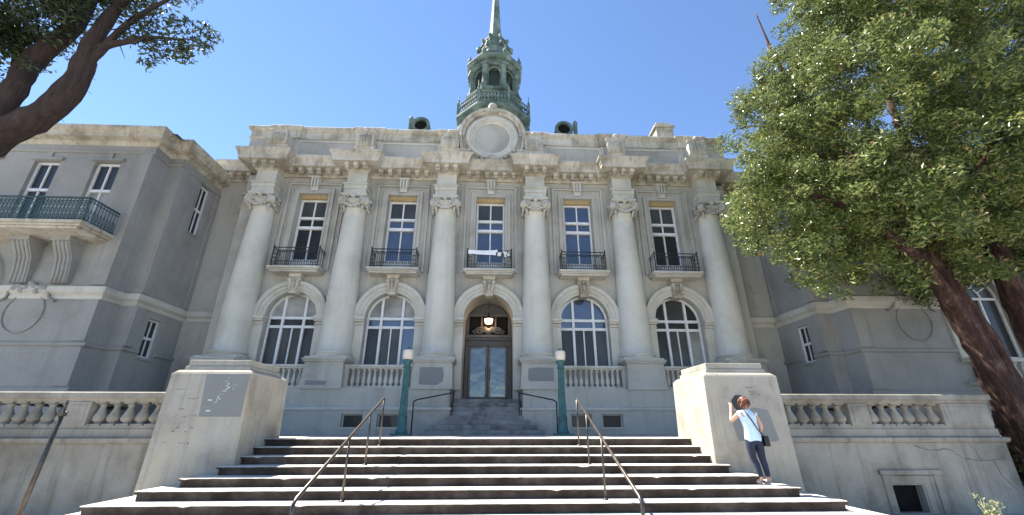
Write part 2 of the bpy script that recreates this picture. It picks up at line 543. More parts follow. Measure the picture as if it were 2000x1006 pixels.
for r_, (z, xa, n, w) in enumerate([(0.855, 6.06, 6, 0.045), (0.765, 6.16, 5, 0.038), (0.70, 6.20, 6, 0.035)]):
    for i in range(n):
        x = xa + i * w
        pts = [(x + rr.uniform(0, w * 0.6), z + rr.uniform(-0.028, 0.028)) for _ in range(3)]
        m.tube([(a, yface(b) - 0.002, b) for a, b in pts], 0.006, 4)
put('scratched_lettering', m, 'mark', pr)
m = MB(); rr = random.Random(8)                             # pale scrawl on the grey patch, flaked marks beside it
base_ = [(-5.62, 1.03), (-5.66, 0.96), (-5.60, 0.90), (-5.66, 0.86), (-5.57, 0.82), (-5.63, 0.78), (-5.69, 0.72), (-5.73, 0.64), (-5.77, 0.55), (-5.79, 0.48)]
for i in range(46):
    t = rr.random() * (len(base_) - 1.001); q = int(t); f = t - q
    x = base_[q][0] + (base_[q + 1][0] - base_[q][0]) * f + rr.gauss(0, 0.018)
    z = base_[q][1] + (base_[q + 1][1] - base_[q][1]) * f
    m.tube([(x, yface(z) - 0.007, z), (x + rr.uniform(-.02, .02), yface(z) - 0.007, z + rr.uniform(-.035, .035))], rr.uniform(0.003, 0.010), 4)
for i in range(9):
    x = -5.47 + rr.gauss(0, 0.025); z = 0.84 + rr.gauss(0, 0.035)
    m.tube([(x, yface(z) - 0.007, z), (x + rr.uniform(-.02, .02), yface(z) - 0.007, z + rr.uniform(-.02, .02))], rr.uniform(0.003, 0.008), 4)
for x, z in ((-5.92, 0.55), (-5.90, 0.33)):
    m.box(x - 0.045, x + 0.045, yface(z) - 0.008, yface(z) + 0.01, z - 0.012, z + 0.012)
put('chalk_scrawl', m, 'chalk', pl)
m = MB()
for row, z in enumerate((0.78, 0.58, 0.38, 0.22, -0.02, -0.08, -0.3)):
    for i in range(rr.randint(2, 6)):
        x = -6.85 + rr.uniform(0, 0.62) + 0.02 * row
        m.tube([(x, yface(z) - 0.001, z), (x + rr.uniform(0.02, 0.09), yface(z) - 0.001, z + rr.uniform(-0.04, 0.04))], rr.uniform(0.003, 0.006), 4)
put('worn_scratches', m, 'mark', pl)

# ------------------------------------------------------------------ retaining walls with balustrades
def bal_mesh(h, r, name='baluster', sq=True):
    m = MB()
    p = [(0.75, 0.0), (0.75, 0.07), (0.5, 0.09), (0.55, 0.13), (0.9, 0.2), (1.0, 0.3), (0.92, 0.4), (0.6, 0.58), (0.42, 0.74), (0.4, 0.84), (0.62, 0.86), (0.62, 0.9), (0.5, 0.91), (0.5, 0.93)]
    m.lathe([(a * r, z * h) for a, z in p], 0, 0, 14)
    m.box(-r * 0.95, r * 0.95, -r * 0.95, r * 0.95, -0.001, h * 0.06)
    m.box(-r * 0.8, r * 0.8, -r * 0.8, r * 0.8, h * 0.925, h)
    me = m.mesh(name)
    bm = bmesh.new(); bm.from_mesh(me); bmesh.ops.recalc_face_normals(bm, faces=bm.faces); bm.to_mesh(me); bm.free()
    return me
balm = bal_mesh(0.52, 0.145); balm.materials.append(M['wallfront'])
def terrace_wall(s, label):
    e = empty('terrace_wall', (s * 9.9, -6.75, GROUND), label, 'wall', 'terrace walls beside the stairs')
    X0, X1 = 6.9, 13.0
    hatch = (9.72, 10.55) if s > 0 else None
    m = MB()
    if s > 0:
        m.plate(X0, X1, GROUND, -0.36, [(9.76, 10.50, GROUND + 0.02, -1.28)], -7.0, -6.62)
    else:
        m.box(-X1, -X0, -7.0, -6.62, GROUND, -0.36)
    put('wall_face', m, 'wallfront', e)
    path = [(s * X0, -7.0), (s * X1, -7.0), (s * X1, -1.5)] if s > 0 else [(-X1, -1.5), (-X1, -7.0), (-X0, -7.0)]
    m = MB()
    m.sweep(path, [(-0.3, -0.359), (0.0, -0.359), (0.05, -0.34), (0.08, -0.30), (0.08, -0.24), (0.0, -0.21), (-0.42, -0.21)])
    put('ledge', m, 'wallfront', e)
    m = MB()
    m.sweep(path, [(-0.38, -0.208), (-0.03, -0.208), (-0.03, -0.04), (-0.06, -0.02), (-0.06, 0.035), (-0.36, 0.035)])
    put('base_rail', m, 'wallfront', e)
    m = MB()
    m.sweep(path, [(-0.34, 0.562), (-0.06, 0.562), (-0.04, 0.60), (0.0, 0.64), (0.03, 0.66), (0.03, 0.76), (0.0, 0.785), (-0.40, 0.785), (-0.43, 0.76), (-0.43, 0.66), (-0.40, 0.64)])
    put('top_rail', m, 'wallfront', e)
    posts = [(9.22, 9.74), (11.66, 12.94)]
    for a, b in posts:
        m = MB(); m.box(s * a, s * b, -6.97, -6.63, 0.03, 0.5615)
        m.box(s * (a + 0.08), s * (b - 0.08), -6.985, -6.75, 0.10, 0.49)
        bevel(put('post', m, 'wallfront', e), 0.01, 1)
    for a, b, n in ((6.95, 9.22, 7), (9.74, 11.66, 6)):
        for i in range(n):
            x = a + (b - a) * (i + 0.5) / n
            put('baluster', balm, None, e, (s * x, -6.80, 0.0405))
    return e
tr_ = terrace_wall(1, 'cracked concrete terrace wall with balustrade and a small basement hatch')
tl_ = terrace_wall(-1, 'stained concrete terrace wall with balustrade behind the thin dark pole')
# basement hatch in the right-hand wall
m = MB()
for x0, x1, z0, z1, y in ((9.5, 11.05, -1.06, -0.95, -7.07), (9.55, 9.74, GROUND, -1.06, -7.03), (10.82, 11.0, GROUND, -1.06, -7.04), (10.54, 10.74, GROUND, -1.10, -7.02), (9.74, 10.82, -1.255, -1.07, -7.022)):
    m.box(x0, x1, y, -6.95, z0, z1)
bevel(put('hatch_frame', m, 'wallfront', tr_), 0.012, 1)
m = MB(); m.box(9.70, 10.56, -6.80, -6.72, GROUND, -1.2)
put('hatch_opening', m, 'black', tr_)
m = MB(); rr = random.Random(3)
def crack(pts):
    out = []
    for (a, b), (c, d) in zip(pts, pts[1:]):
        for i in range(5):
            t = i / 5
            out.append((a + (c - a) * t + rr.uniform(-.02, .02), -7.001, b + (d - b) * t + rr.uniform(-.02, .02)))
    m.tube(out, [rr.uniform(0.004, 0.012) for _ in out], 4)
crack([(10.6, -0.42), (11.0, -0.52), (11.5, -0.50), (11.75, -0.72), (12.2, -0.75), (12.95, -0.72)])
crack([(12.05, -0.40), (12.15, -0.58), (12.2, -0.75)])
crack([(12.5, -0.75), (12.6, -1.1), (12.9, -1.5)])
put('crack', m, 'mark', tr_)

# ================================================================== THE BUILDING
hall = empty('city_hall', (0, 5.0, LAND), 'long grey neoclassical civic building with six engaged columns, two wings and a green copper cupola', 'building')
def part(name, mb, mat, parent=None, bv=0.0, **k):
    o = put(name, mb, mat, parent or hall, **k)
    if bv: bevel(o, bv, 1)
    return o
YW = 0.2            # front wall plane
ZS, RA = 4.40, 1.07 # arch spring and radius
NB = 22
def arcpts(cx, cz, r, a0, a1, n):
    return [(cx + r * math.cos(a0 + (a1 - a0) * i / n), cz + r * math.sin(a0 + (a1 - a0) * i / n)) for i in range(n + 1)]

# ---- front wall
m = MB()
for k in range(-2, 3):
    X = k * B
    bz = 0.6
    sill = 2.2 if k else 0.6
    m.plate(X - 2.1, X + 2.1, bz, ZS, [(X - RA, X + RA, sill, ZS)] if k else [(X - RA, X + RA, bz, ZS)], YW, 0.72)
    m.prism([(X - 2.1, ZS), (X - RA, ZS)] + arcpts(X, ZS, RA, math.pi, 0, NB)[1:-1] + [(X + RA, ZS), (X + 2.1, ZS), (X + 2.1, 5.9), (X - 2.1, 5.9)], YW, 0.72)
    m.plate(X - 2.1, X + 2.1, 5.9, 11.6, [(X - 0.68, X + 0.68, 6.44, 10.32)], YW, 0.72)
for s in (-1, 1):
    m.box(s * 10.5, s * 11.35, YW, 0.72, 0.6, 11.6)
    m.box(s * 11.35, s * 13.3, 0.75, 1.2, LAND, 11.6)
part('front_wall', m, 'wall')
# flanking pilaster strips behind the outer columns
for s in (-1, 1):
    m = MB(); m.box(s * 11.02, s * 11.6, 0.05, 0.9, 0.6, 11.25)
    m.box(s * 11.0, s * 11.66, 0.0, 0.9, 9.5, 9.62); m.box(s * 11.0, s * 11.7, -0.02, 0.9, 10.15, 10.3)
    part('pilaster', m, 'wall', bv=0.012)
# ---- roof and body behind the facade
m = MB()
m.box(-12.4, 12.4, 0.95, 14, 11.0, 13.9)
part('attic_body', m, 'wall')
m = MB()
m.add([(-12.3, 1.0, 13.95), (12.3, 1.0, 13.95), (12.3, 14, 13.95), (-12.3, 14, 13.95), (-7, 6.0, 16.2), (7, 6.0, 16.2), (7, 10, 16.2), (-7, 10, 16.2)],
      [(0, 1, 5, 4), (1, 2, 6, 5), (2, 3, 7, 6), (3, 0, 4, 7), (4, 5, 6, 7)])
part('roof', m, 'roof')
m = MB(); m.box(-12.3, -11.9, 1.21, 14, LAND, 11.5); m.box(11.9, 12.3, 1.21, 14, LAND, 11.5); m.box(-12.3, 12.3, 13.6, 14, LAND, 11.5)
part('body_wall', m, 'wall')

# ---- plinth, dado, ledge
m = MB()
bw = [(-5.33, -4.55), (-4.02, -3.24), (3.2, 3.98), (4.4, 5.18)]
holes = [(a, b, 0.0, 0.46) for a, b in bw]
for s in (-1, 1):
    a, b = (-11.4, -1.36) if s < 0 else (1.36, 11.4)
    m.plate(a, b, LAND - 0.02, 0.6, [h for h in holes if a < h[0] < b], -1.0, -0.55)
    m.box(s * 1.36, s * 11.4, -0.55, 0.19, 0.3, 0.6)
part('plinth', m, 'wall')
m = MB()
m.sweep([(-11.4, 0.2), (-11.4, -1.0), (-1.36, -1.0), (-1.36, 0.2)], [(-0.1, 0.602), (0.06, 0.602), (0.06, 0.66), (0.0, 0.70), (-0.1, 0.72), (-0.2, 0.72)])
m.sweep([(1.36, 0.2), (1.36, -1.0), (11.4, -1.0), (11.4, 0.2)], [(-0.1, 0.602), (0.06, 0.602), (0.06, 0.66), (0.0, 0.70), (-0.1, 0.72), (-0.2, 0.72)])
part('ledge', m, 'trim')
m = MB()
for a, b in ((-11.3, -1.40), (1.40, 11.3)):
    m.box(a, b, -0.88, 0.19, 0.603, 1.40)
part('dado', m, 'wall', bv=0.012)
for a, b in bw:
    m = MB()
    m.box(a + 0.003, b - 0.003, -0.80, -0.72, 0.003, 0.457)
    w = part('basement_window', m, 'gdark')
    f = MB()
    f.box(a - 0.05, b + 0.05, -1.03, -0.9, -0.055, -0.003)
    f.box(a + 0.002, a + 0.05, -0.85, -0.805, 0.002, 0.458); f.box(b - 0.05, b - 0.002, -0.85, -0.805, 0.002, 0.458); f.box(a + 0.05, b - 0.05, -0.85, -0.805, 0.41, 0.458)
    put('frame', f, 'trim', w)

# ---- columns
sh = MB()
prof = []
for i in range(15):
    t = i / 14
    r = 0.655 - 0.185 * (t ** 1.7)
    prof.append((r, 2.84 + (9.30 - 2.84) * t))
prof = [(0.70, 2.80), (0.70, 2.83)] + prof + [(0.50, 9.31), (0.50, 9.36), (0.46, 9.38)]
sh.lathe(prof, 0, 0, 40)
sh_me = sh.mesh('column'); sh_me.materials.append(M['column'])
bs = MB()
bs.box(-0.82, 0.82, -0.82, 0.82, 2.50, 2.585)
bs.lathe([(0.80, 2.586), (0.83, 2.62), (0.82, 2.66), (0.74, 2.685), (0.70, 2.70), (0.69, 2.73), (0.74, 2.745), (0.755, 2.77), (0.74, 2.80)], 0, 0, 36)
bs_me = bs.mesh('base'); bs_me.materials.append(M['trim'])
# capital: echinus, four angle volutes, garlands, abacus
cp = MB()
cp.lathe([(0.47, 9.30), (0.50, 9.34), (0.49, 9.40), (0.47, 9.44), (0.47, 9.60), (0.53, 9.66), (0.57, 9.74), (0.54, 9.82), (0.50, 9.86)], 0, 0, 28)
for i in range(28):                                   # egg moulding
    a = 2 * math.pi * i / 28
    cp.ball((0.565 * math.cos(a), 0.565 * math.sin(a), 9.73), 0.05, 0.05, 0.075, 6, 5)
for sx in (-1, 1):
    for sy in (-1, 1):
        d = Vector((sx, sy, 0)).normalized(); up = Vector((0, 0, 1)); pn = Vector((-d.y, d.x, 0))
        c = d * 0.68 + Vector((0, 0, 9.70))
        for side in (-1, 1):
            pts = []
            for i in range(34):
                th = i * 0.42; rr_ = 0.265 * math.exp(-0.125 * th) + 0.012
                pts.append(c + pn * side * 0.11 + (d * math.cos(th + 1.6) + up * math.sin(th + 1.6)) * rr_)
            cp.tube(pts, [0.052 - 0.0009 * i for i in range(34)], 6)
        cp.lathe([], 0, 0) if False else None
        q = []
        for i in range(12):
            a = 2 * math.pi * i / 12
            q.append(c + (d * math.cos(a) + up * math.sin(a)) * 0.20)
        vs = [p + pn * 0.09 for p in q] + [p - pn * 0.09 for p in q]
        cp.add(vs, [tuple(range(12)), tuple(range(23, 11, -1))] + [((i + 1) % 12, i, 12 + i, 12 + (i + 1) % 12) for i in range(12)])
        cp.ball(tuple(c), 0.12, 0.12, 0.07, 8, 6)
for f in range(4):                                    # hanging swags and a flower on each face
    ca, sa = [(0, -1), (1, 0), (0, 1), (-1, 0)][f]
    n_ = Vector((ca, sa, 0)); t_ = Vector((-sa, ca, 0))
    cp.ball(tuple(n_ * 0.60 + Vector((0, 0, 9.88))), 0.11, 0.11, 0.11, 8, 6)
    for i in range(-6, 7):
        u = i / 6
        p = n_ * (0.56 + 0.03 * (1 - u * u)) + t_ * (0.46 * u) + Vector((0, 0, 9.34 + 0.28 * u * u + (0.05 if i % 2 else 0)))
        cp.ball(tuple(p), 0.062, 0.062, 0.062, 6, 5)
for sx in (-1, 1):
    for sy in (-1, 1):
        for i in range(4):
            p = Vector((sx, sy, 0)).normalized() * (0.60 - 0.02 * i) + Vector((0, 0, 9.44 - 0.075 * i))
            cp.ball(tuple(p), 0.075 - 0.012 * i, None, 0.06, 6, 5)
cp.lathe([(0.74, 9.92), (0.80, 9.94), (0.82, 10.0), (0.82, 10.05), (0.78, 10.06)], 0, 0, 4, smooth=False, a0=R(45))
cp_me = cp.mesh('capital'); cp_me.materials.append(M['trim'])
for me in (sh_me, bs_me, cp_me):
    bm = bmesh.new(); bm.from_mesh(me); bmesh.ops.recalc_face_normals(bm, faces=bm.faces); bm.to_mesh(me); bm.free()
pd = MB()
pd.taper(0, -0.30, 1.35, 0.80, 0.66, 1.62, 0.775, 0.635)
pd.taper(0, -0.30, 1.62, 0.775, 0.635, 2.36, 0.735, 0.60)
pd.box(-0.80, 0.80, -0.96, 0.19, 2.36, 2.43); pd.box(-0.84, 0.84, -1.0, 0.19, 2.43, 2.499)
pd_me = pd.mesh('pedestal'); pd_me.materials.append(M['wall'])
eb = MB()                                             # entablature block over each column
eb.box(-0.50, 0.50, -0.50, 0.19, 10.062, 10.30); eb.box(-0.53, 0.53, -0.53, 0.19, 10.30, 10.52)
eb.box(-0.58, 0.58, -0.58, 0.19, 10.52, 10.60); eb.box(-0.46, 0.46, -0.45, 0.19, 10.60, 11.25)
eb_me = eb.mesh('entablature_block'); eb_me.materials.append(M['trim'])
COLX = [(i - 2.5) * B for i in range(6)]
peds = []
for x in COLX:
    o = part('column', sh_me, None, loc=(x, 0, 0))
    put('base', bs_me, None, o, (x, 0, 0))
    put('capital', cp_me, None, o, (x, 0, 0))
    p = part('pedestal', pd_me, None, loc=(x, 0, 0)); peds.append(p)
    bevel(put('entablature_block', eb_me, None, hall, (x, 0, 0)), 0.012, 1)
def pedpatch(i, poly, proud=0.006):
    m = MB(); n = len(poly)
    fy = lambda z: -0.30 - (0.635 - 0.035 * (z - 1.62) / 0.74)
    vs = [(x, fy(z) - proud, z) for x, z in poly] + [(x, fy(z) + 0.02, z) for x, z in poly]
    m.add(vs, [tuple(range(n)), tuple(range(2 * n - 1, n - 1, -1))] + [((q + 1) % n, q, n + q, n + (q + 1) % n) for q in range(n)])
    put('painted_patch', m, 'patch', peds[i])
pedpatch(2, [(-2.60, 2.17), (-2.60, 1.52), (-1.92, 1.50), (-1.70, 1.63), (-1.66, 1.88), (-1.72, 2.17)])
pedpatch(3, [(1.62, 2.14), (1.60, 1.74), (1.66, 1.66), (2.62, 1.66), (2.62, 2.17), (1.98, 2.19)])
pedpatch(1, [(-6.88, 1.66), (-6.90, 1.40), (-6.74, 1.36), (-6.12, 1.37), (-6.08, 1.64)])

# ---- bays: arches, windows, balconies
archprof = [(RA, 0.25), (RA, 0.06), (1.20, 0.06), (1.20, 0.02), (1.36, 0.02), (1.36, -0.03), (1.46, -0.06), (1.53, -0.06), (1.53, 0.25)]
def imposts(X, bottom):
    for s in (-1, 1):
        m = MB()
        m.box(X + s * 1.075, X + s * 1.50, 0.10, 0.3, bottom, 4.02)
        m.box(X + s * 1.06, X + s * 1.54, 0.04, 0.3, 4.02, 4.08)
        m.box(X + s * 1.075, X + s * 1.50, 0.09, 0.3, 4.08, 4.16)
        m.box(X + s * 1.05, X + s * 1.58, -0.04, 0.3, 4.16, 4.24)
        m.box(X + s * 1.03, X + s * 1.62, -0.10, 0.3, 4.24, 4.395)
        part('impost', m, 'trim', bv=0.01)
def archtrim(X):
    m = MB(); m.arc(X, ZS, archprof, 0, math.pi, 32)
    part('archivolt', m, 'trim')
    m = MB()                                          # scrolled console keystone
    m.prism([(X - 0.17, 5.32), (X + 0.17, 5.32), (X + 0.24, 6.05), (X - 0.24, 6.05)], -0.16, 0.3)
    m.prism([(X - 0.25, 6.05), (X + 0.25, 6.05), (X + 0.27, 6.2), (X - 0.27, 6.2)], -0.22, 0.3)
    for s in (-1, 1):
        m.tube([(X + s * 0.15, -0.2, 5.95), (X + s * 0.15, -0.2, 5.66), (X + s * 0.11, -0.18, 5.42)], [0.07, 0.055, 0.04], 8)
        m.ball((X + s * 0.2, -0.2, 5.92), 0.09, 0.07, 0.09, 8, 6)
    m.ball((X, -0.2, 5.72), 0.09, 0.06, 0.16, 8, 6)
    m.ball((X, -0.22, 5.95), 0.10, 0.06, 0.06, 8, 6)
    part('keystone', m, 'cornice')
def bars_frame(m, x0, x1, z0, z1, w, y0, y1):
    m.box(x0, x0 + w, y0, y1, z0, z1); m.box(x1 - w, x1, y0, y1, z0, z1)
    m.box(x0 + w, x1 - w, y0 + 0.002, y1, z1 - w, z1); m.box(x0 + w, x1 - w, y0 + 0.002, y1, z0, z0 + w)
def arched_window(X, kinds):
    lun, mid, low = kinds
    y0, y1, yp = 0.46, 0.56, 0.53
    m = MB()
    m.arc(X, ZS, [(RA + 0.02, y0), (RA - 0.085, y0), (RA - 0.085, y1), (RA + 0.02, y1)], 0, math.pi, 28)
    bars_frame(m, X - RA, X + RA, 2.21, ZS + 0.04, 0.075, y0 + 0.004, y1)
    m.box(X - RA + 0.075, X + RA - 0.075, y0 - 0.02, y1, 4.33, 4.445)          # transom at the spring
    m.box(X - RA + 0.075, X + RA - 0.075, y0 - 0.01, y1, 3.95, 4.06)           # lower transom
    for s in (-1, 1):
        m.box(X + s * 0.40, X + s * 0.50, y0 - 0.03, y1, 2.285, 5.36 if True else 4.3)
    m.box(X - 0.025, X + 0.025, y0 + 0.006, y1, 2.285, 3.95)
    m.box(X - 0.4, X + 0.4, y0 + 0.008, y1, 2.285, 2.36)
    w = part('arched_window', m, 'white')
    xs = [(-RA + 0.05, -0.45), (-0.45, 0.0), (0.0, 0.45), (0.45, RA - 0.05)]
    for i, (a, b) in enumerate(xs):
        q = MB(); q.box(X + a, X + b, yp, yp + 0.02, 2.25, 4.0); put('pane', q, low[i], w)
    for a, b in ((-RA + 0.05, -0.45), (-0.45, 0.45), (0.45, RA - 0.05)):
        q = MB(); q.box(X + a, X + b, yp, yp + 0.02, 4.0, 4.39); put('pane', q, mid, w)
    rr_ = RA - 0.04
    q = MB(); q.prism([(X - 0.45, 4.39)] + [(X + x, ZS + math.sqrt(rr_ ** 2 - x * x)) for x in [-0.45 + 0.09 * i for i in range(11)]] + [(X + 0.45, 4.39)], yp, yp + 0.02)
    put('pane', q, lun[1], w)
    for s, kk in ((-1, lun[0]), (1, lun[2])):
        xs_ = [0.45 + (rr_ - 0.45) * i / 8 for i in range(9)]
        q = MB(); q.prism([(X + s * 0.45, 4.39)] + [(X + s * x, ZS + math.sqrt(max(0, rr_ ** 2 - x * x))) for x in xs_], yp, yp + 0.02)
        put('pane', q, kk, w)
    return w
def balustrade(X, n=11):
    m = MB(); m.box(X - 1.36, X + 1.36, -0.62, -0.28, 2.14, 2.20); m.box(X - 1.36, X + 1.36, -0.66, -0.24, 2.20, 2.29)
    o = part('window_balustrade', m, 'trim', bv=0.01)
    m = MB(); m.box(X - 1.36, X + 1.36, -0.62, -0.28, 1.402, 1.47)
    put('base_rail', m, 'trim', o)
    for s in (-1, 1):
        m = MB(); m.box(X + s * 1.22, X + s * 1.36, -0.6, -0.3, 1.47, 2.139); put('end_block', m, 'trim', o)
    for i in range(n):
        put('baluster', balw, None, o, (X - 1.18 + 2.36 * (i + 0.5) / n, -0.45, 1.472))
balw = bal_mesh(0.666, 0.088); balw.materials.append(M['trim'])
def upper_window(X, g1, g2, g3):
    # stepped surround
    m = MB()
    def frame(h, w, zt, y0, zb=6.46):
        m.box(X - h, X - h + w, y0, 0.3, zb, zt); m.box(X + h - w, X + h, y0, 0.3, zb, zt); m.box(X - h + w, X + h - w, y0 + 0.001, 0.3, zt - w, zt)
    frame(0.94, 0.25, 10.58, 0.08)
    frame(0.78, 0.085, 10.42, 0.03)
    frame(1.24, 0.10, 10.92, 0.09)
    frame(1.44, 0.06, 11.02, 0.13)
    part('window_surround', m, 'wall', bv=0.008)
    m = MB()                                         # keystone with three flutes
    m.prism([(X - 0.16, 10.46), (X + 0.16, 10.46), (X + 0.24, 11.16), (X - 0.24, 11.16)], 0.0, 0.3)
    for i in (-1, 0, 1):
        m.box(X + i * 0.14 - 0.038, X + i * 0.14 + 0.038, -0.10, 0.1, 10.66, 11.12)
    m.box(X - 0.27, X + 0.27, -0.12, 0.3, 11.121, 11.2)
    part('keystone', m, 'trim', bv=0.008)
    y0, y1, yp = 0.44, 0.55, 0.52
    m = MB()
    bars_frame(m, X - 0.675, X + 0.675, 7.0, 10.16, 0.085, y0, y1)
    m.box(X - 0.59, X + 0.59, y0 - 0.03, y1, 9.12, 9.24)
    m.box(X - 0.59, X + 0.59, y0 - 0.05, y1, 8.60, 8.74)
    m.box(X - 0.03, X + 0.03, y0 + 0.006, y1, 7.08, 8.60); m.box(X - 0.03, X + 0.03, y0 + 0.006, y1, 8.74, 9.12); m.box(X - 0.03, X + 0.03, y0 + 0.006, y1, 9.24, 10.08)
    m.box(X - 0.675, X + 0.675, y0 + 0.02, y1, 6.45, 6.999)       # panel below the glass
    w = part('upper_window', m, 'white')
    q = MB(); q.box(X - 0.677, X + 0.677, 0.30, 0.56, 10.165, 10.318); q.box(X - 0.677, X + 0.677, 0.26, 0.56, 10.23, 10.3175)
    put('head_box', q, 'brown', w)
    for z0, z1, kk in ((7.04, 8.67, g3), (8.67, 9.18, g2), (9.18, 10.12, g1)):
        for a, b in ((-0.64, 0.0), (0.0, 0.64)):
            q = MB(); q.box(X + a, X + b, yp, yp + 0.02, z0, z1); put('pane', q, kk, w)
def scroll(m, cx, cz, y, r, s, turns=1.6, t=0.014):
    pts = []
    for i in range(20):
        a = 2 * math.pi * turns * i / 19
        q = r * (1 - 0.8 * i / 19)
        pts.append((cx + s * q * math.cos(a), y, cz + q * math.sin(a)))
    m.tube(pts, t, 5)
def balcony(X):
    m = MB()
    m.box(X - 1.02, X + 1.02, -0.46, 0.195, 6.205, 6.28)
    m.box(X - 1.08, X + 1.08, -0.52, 0.195, 6.28, 6.34); m.box(X - 1.12, X + 1.12, -0.58, 0.195, 6.34, 6.44)
    o = part('balcony_slab', m, 'trim', bv=0.012)
    m = MB(); z0, z1, yf = 6.47, 7.30, -0.48
    hw = 0.98
    for z, r in ((z1, 0.022), (z1 - 0.13, 0.013), (z0 + 0.05, 0.016)):
        m.tube([(X - hw, 0.19, z), (X - hw, yf, z)], r, 6); m.tube([(X - hw, yf, z), (X + hw, yf, z)], r, 6); m.tube([(X + hw, yf, z), (X + hw, 0.19, z)], r, 6)
    for s in (-1, 1):
        m.tube([(X + s * hw, yf, 6.442), (X + s * hw, yf, z1 + 0.05)], 0.022, 6)
        m.ball((X + s * hw, yf, z1 + 0.07), 0.035, n=8, m=6)
        for y in (-0.2, 0.05):
            m.tube([(X + s * hw, y, z0 + 0.05), (X + s * hw, y, z1)], 0.012, 5)
        m.tube([(X + s * (hw - 0.2), yf, 6.45), (X + s * (hw - 0.2), yf, z1)], 0.016, 6)
    nb = 17
    for i in range(1, nb):
        x = X - hw + 0.2 + (2 * hw - 0.4) * i / nb
        m.tube([(x, yf, z0 + 0.05), (x, yf, z1 - 0.13)], 0.0105, 5)
    for i in range(11):
        x = X - hw + 0.22 + (2 * hw - 0.44) * (i + 0.5) / 11
        scroll(m, x, z1 - 0.2, yf, 0.068, 1 if i % 2 else -1, 1.3, 0.013)
        scroll(m, x, z0 + 0.18, yf, 0.06, -1 if i % 2 else 1, 1.3, 0.011)
    for s in (-1, 1):
        for z in (6.62, 6.8, 6.98):
            scroll(m, X + s * (hw - 0.1), z, yf, 0.075, s, 1.5, 0.013)
    put('iron_railing', m, 'iron', o)
    return o
KIND = {-2: (('gblind', 'gblind', 'gblind'), 'gdark', ('gmid', 'gmid', 'gmid', 'gdark')),
        -1: (('gblind', 'gblind', 'gblind'), 'gblue', ('gdark', 'gmid', 'gmid', 'gblue')),
        1: (('gblue', 'gblue', 'gblue'), 'gblue', ('gdark', 'gdark', 'gdark', 'gmid')),
        2: (('gdark', 'gmid', 'gdark'), 'gdark', ('gdark', 'gmid', 'gmid', 'gblind'))}
UK = {-2: ('gmid', 'gdark', 'gdark'), -1: ('gmid', 'gblue', 'gblue'), 0: ('gmid', 'gblue', 'gblue'), 1: ('gblue', 'gblue', 'gblue'), 2: ('gmid', 'gmid', 'gdark')}
for k in range(-2, 3):
    X = k * B
    imposts(X, 1.41)
    archtrim(X)
    if k:
        arched_window(X, KIND[k])
        balustrade(X)
    upper_window(X, *UK[k])
    balcony(X)

# ---- main cornice with a break over every column, modillions, attic
CP = [(-0.3, 11.22), (0.02, 11.22), (0.05, 11.27), (0.09, 11.33), (0.14, 11.35), (0.14, 11.47), (0.60, 11.50), (0.60, 11.54), (0.61, 11.68), (0.635, 11.70), (0.66, 11.80), (0.72, 11.90), (0.74, 11.94), (0.74, 12.03), (0.5, 12.08), (-0.4, 12.14)]
YB, YC = 0.10, -0.45
path = [(-13.6, 0.68), (-11.42, 0.68)]
for x in COLX:
    path += [(x - 0.46 if x != COLX[0] else x - 0.52, None), (x + 0.46 if x != COLX[-1] else x + 0.52, None)]
pts = [(-13.25, 0.66), (-11.02, 0.66), (-11.02, YC), (-10.04, YC), (-10.04, YB)]
for x in COLX[1:-1]:
    pts += [(x - 0.46, YB), (x - 0.46, YC), (x + 0.46, YC), (x + 0.46, YB)]
pts += [(10.04, YB), (10.04, YC), (11.02, YC), (11.02, 0.66), (13.25, 0.66)]
m = MB(); m.sweep(pts, CP)
cor = part('main_cornice', m, 'cornice')
mod = MB()
mod.prism([(-0.10, 0.0), (0.10, 0.0), (0.10, 0.17), (-0.10, 0.17)], -0.34, 0.02)
mod.box(-0.085, 0.085, -0.24, 0.0, -0.06, -0.001)
mod_me = mod.mesh('modillion'); mod_me.materials.append(M['cornice'])
bm = bmesh.new(); bm.from_mesh(mod_me); bmesh.ops.recalc_face_normals(bm, faces=bm.faces); bm.to_mesh(mod_me); bm.free()
for x in COLX:
    for i in (-1, 0, 1):
        put('modillion', mod_me, None, cor, (x + i * 0.42, YC - 0.145, 11.315))
for k in range(-2, 3):
    for i in range(6):
        put('modillion', mod_me, None, cor, (k * B - 1.075 + i * 0.43, YB - 0.145, 11.315))
for s in (-1, 1):
    for i in range(4):
        put('modillion', mod_me, None, cor, (s * (11.75 + i * 0.42), 0.66 - 0.145, 11.315))

YA = 0.48
m = MB()
m.box(-12.3, 12.3, YA, 1.0, 12.0, 14.1)
part('attic_wall', m, 'wall')
for k in (-2, -1, 1, 2):                              # framed panels between the attic piers
    X = k * B
    m = MB()
    for x0, x1, z0, z1 in ((X - 1.5, X + 1.5, 13.52, 13.62), (X - 1.5, X + 1.5, 12.2, 12.32), (X - 1.5, X - 1.38, 12.32, 13.52), (X + 1.38, X + 1.5, 12.32, 13.52)):
        m.box(x0, x1, YA - 0.035, YA + 0.1, z0, z1)
    part('attic_panel_moulding', m, 'trim')
AP = [(-0.2, 13.70), (0.03, 13.70), (0.06, 13.73), (0.06, 13.80), (0.012, 13.83), (0.012, 14.14), (0.05, 14.16), (0.10, 14.22), (0.15, 14.26), (0.15, 14.39), (0.10, 14.44), (-0.5, 14.47)]
pts = [(-12.32, 2.5), (-12.32, YA)]
for x in COLX:
    pts += [(x - 0.66, YA), (x - 0.66, YA - 0.09), (x + 0.66, YA - 0.09), (x + 0.66, YA)]
pts += [(12.32, YA), (12.32, 2.5)]
m = MB(); m.sweep(pts, AP)
part('attic_cornice', m, 'cornice')
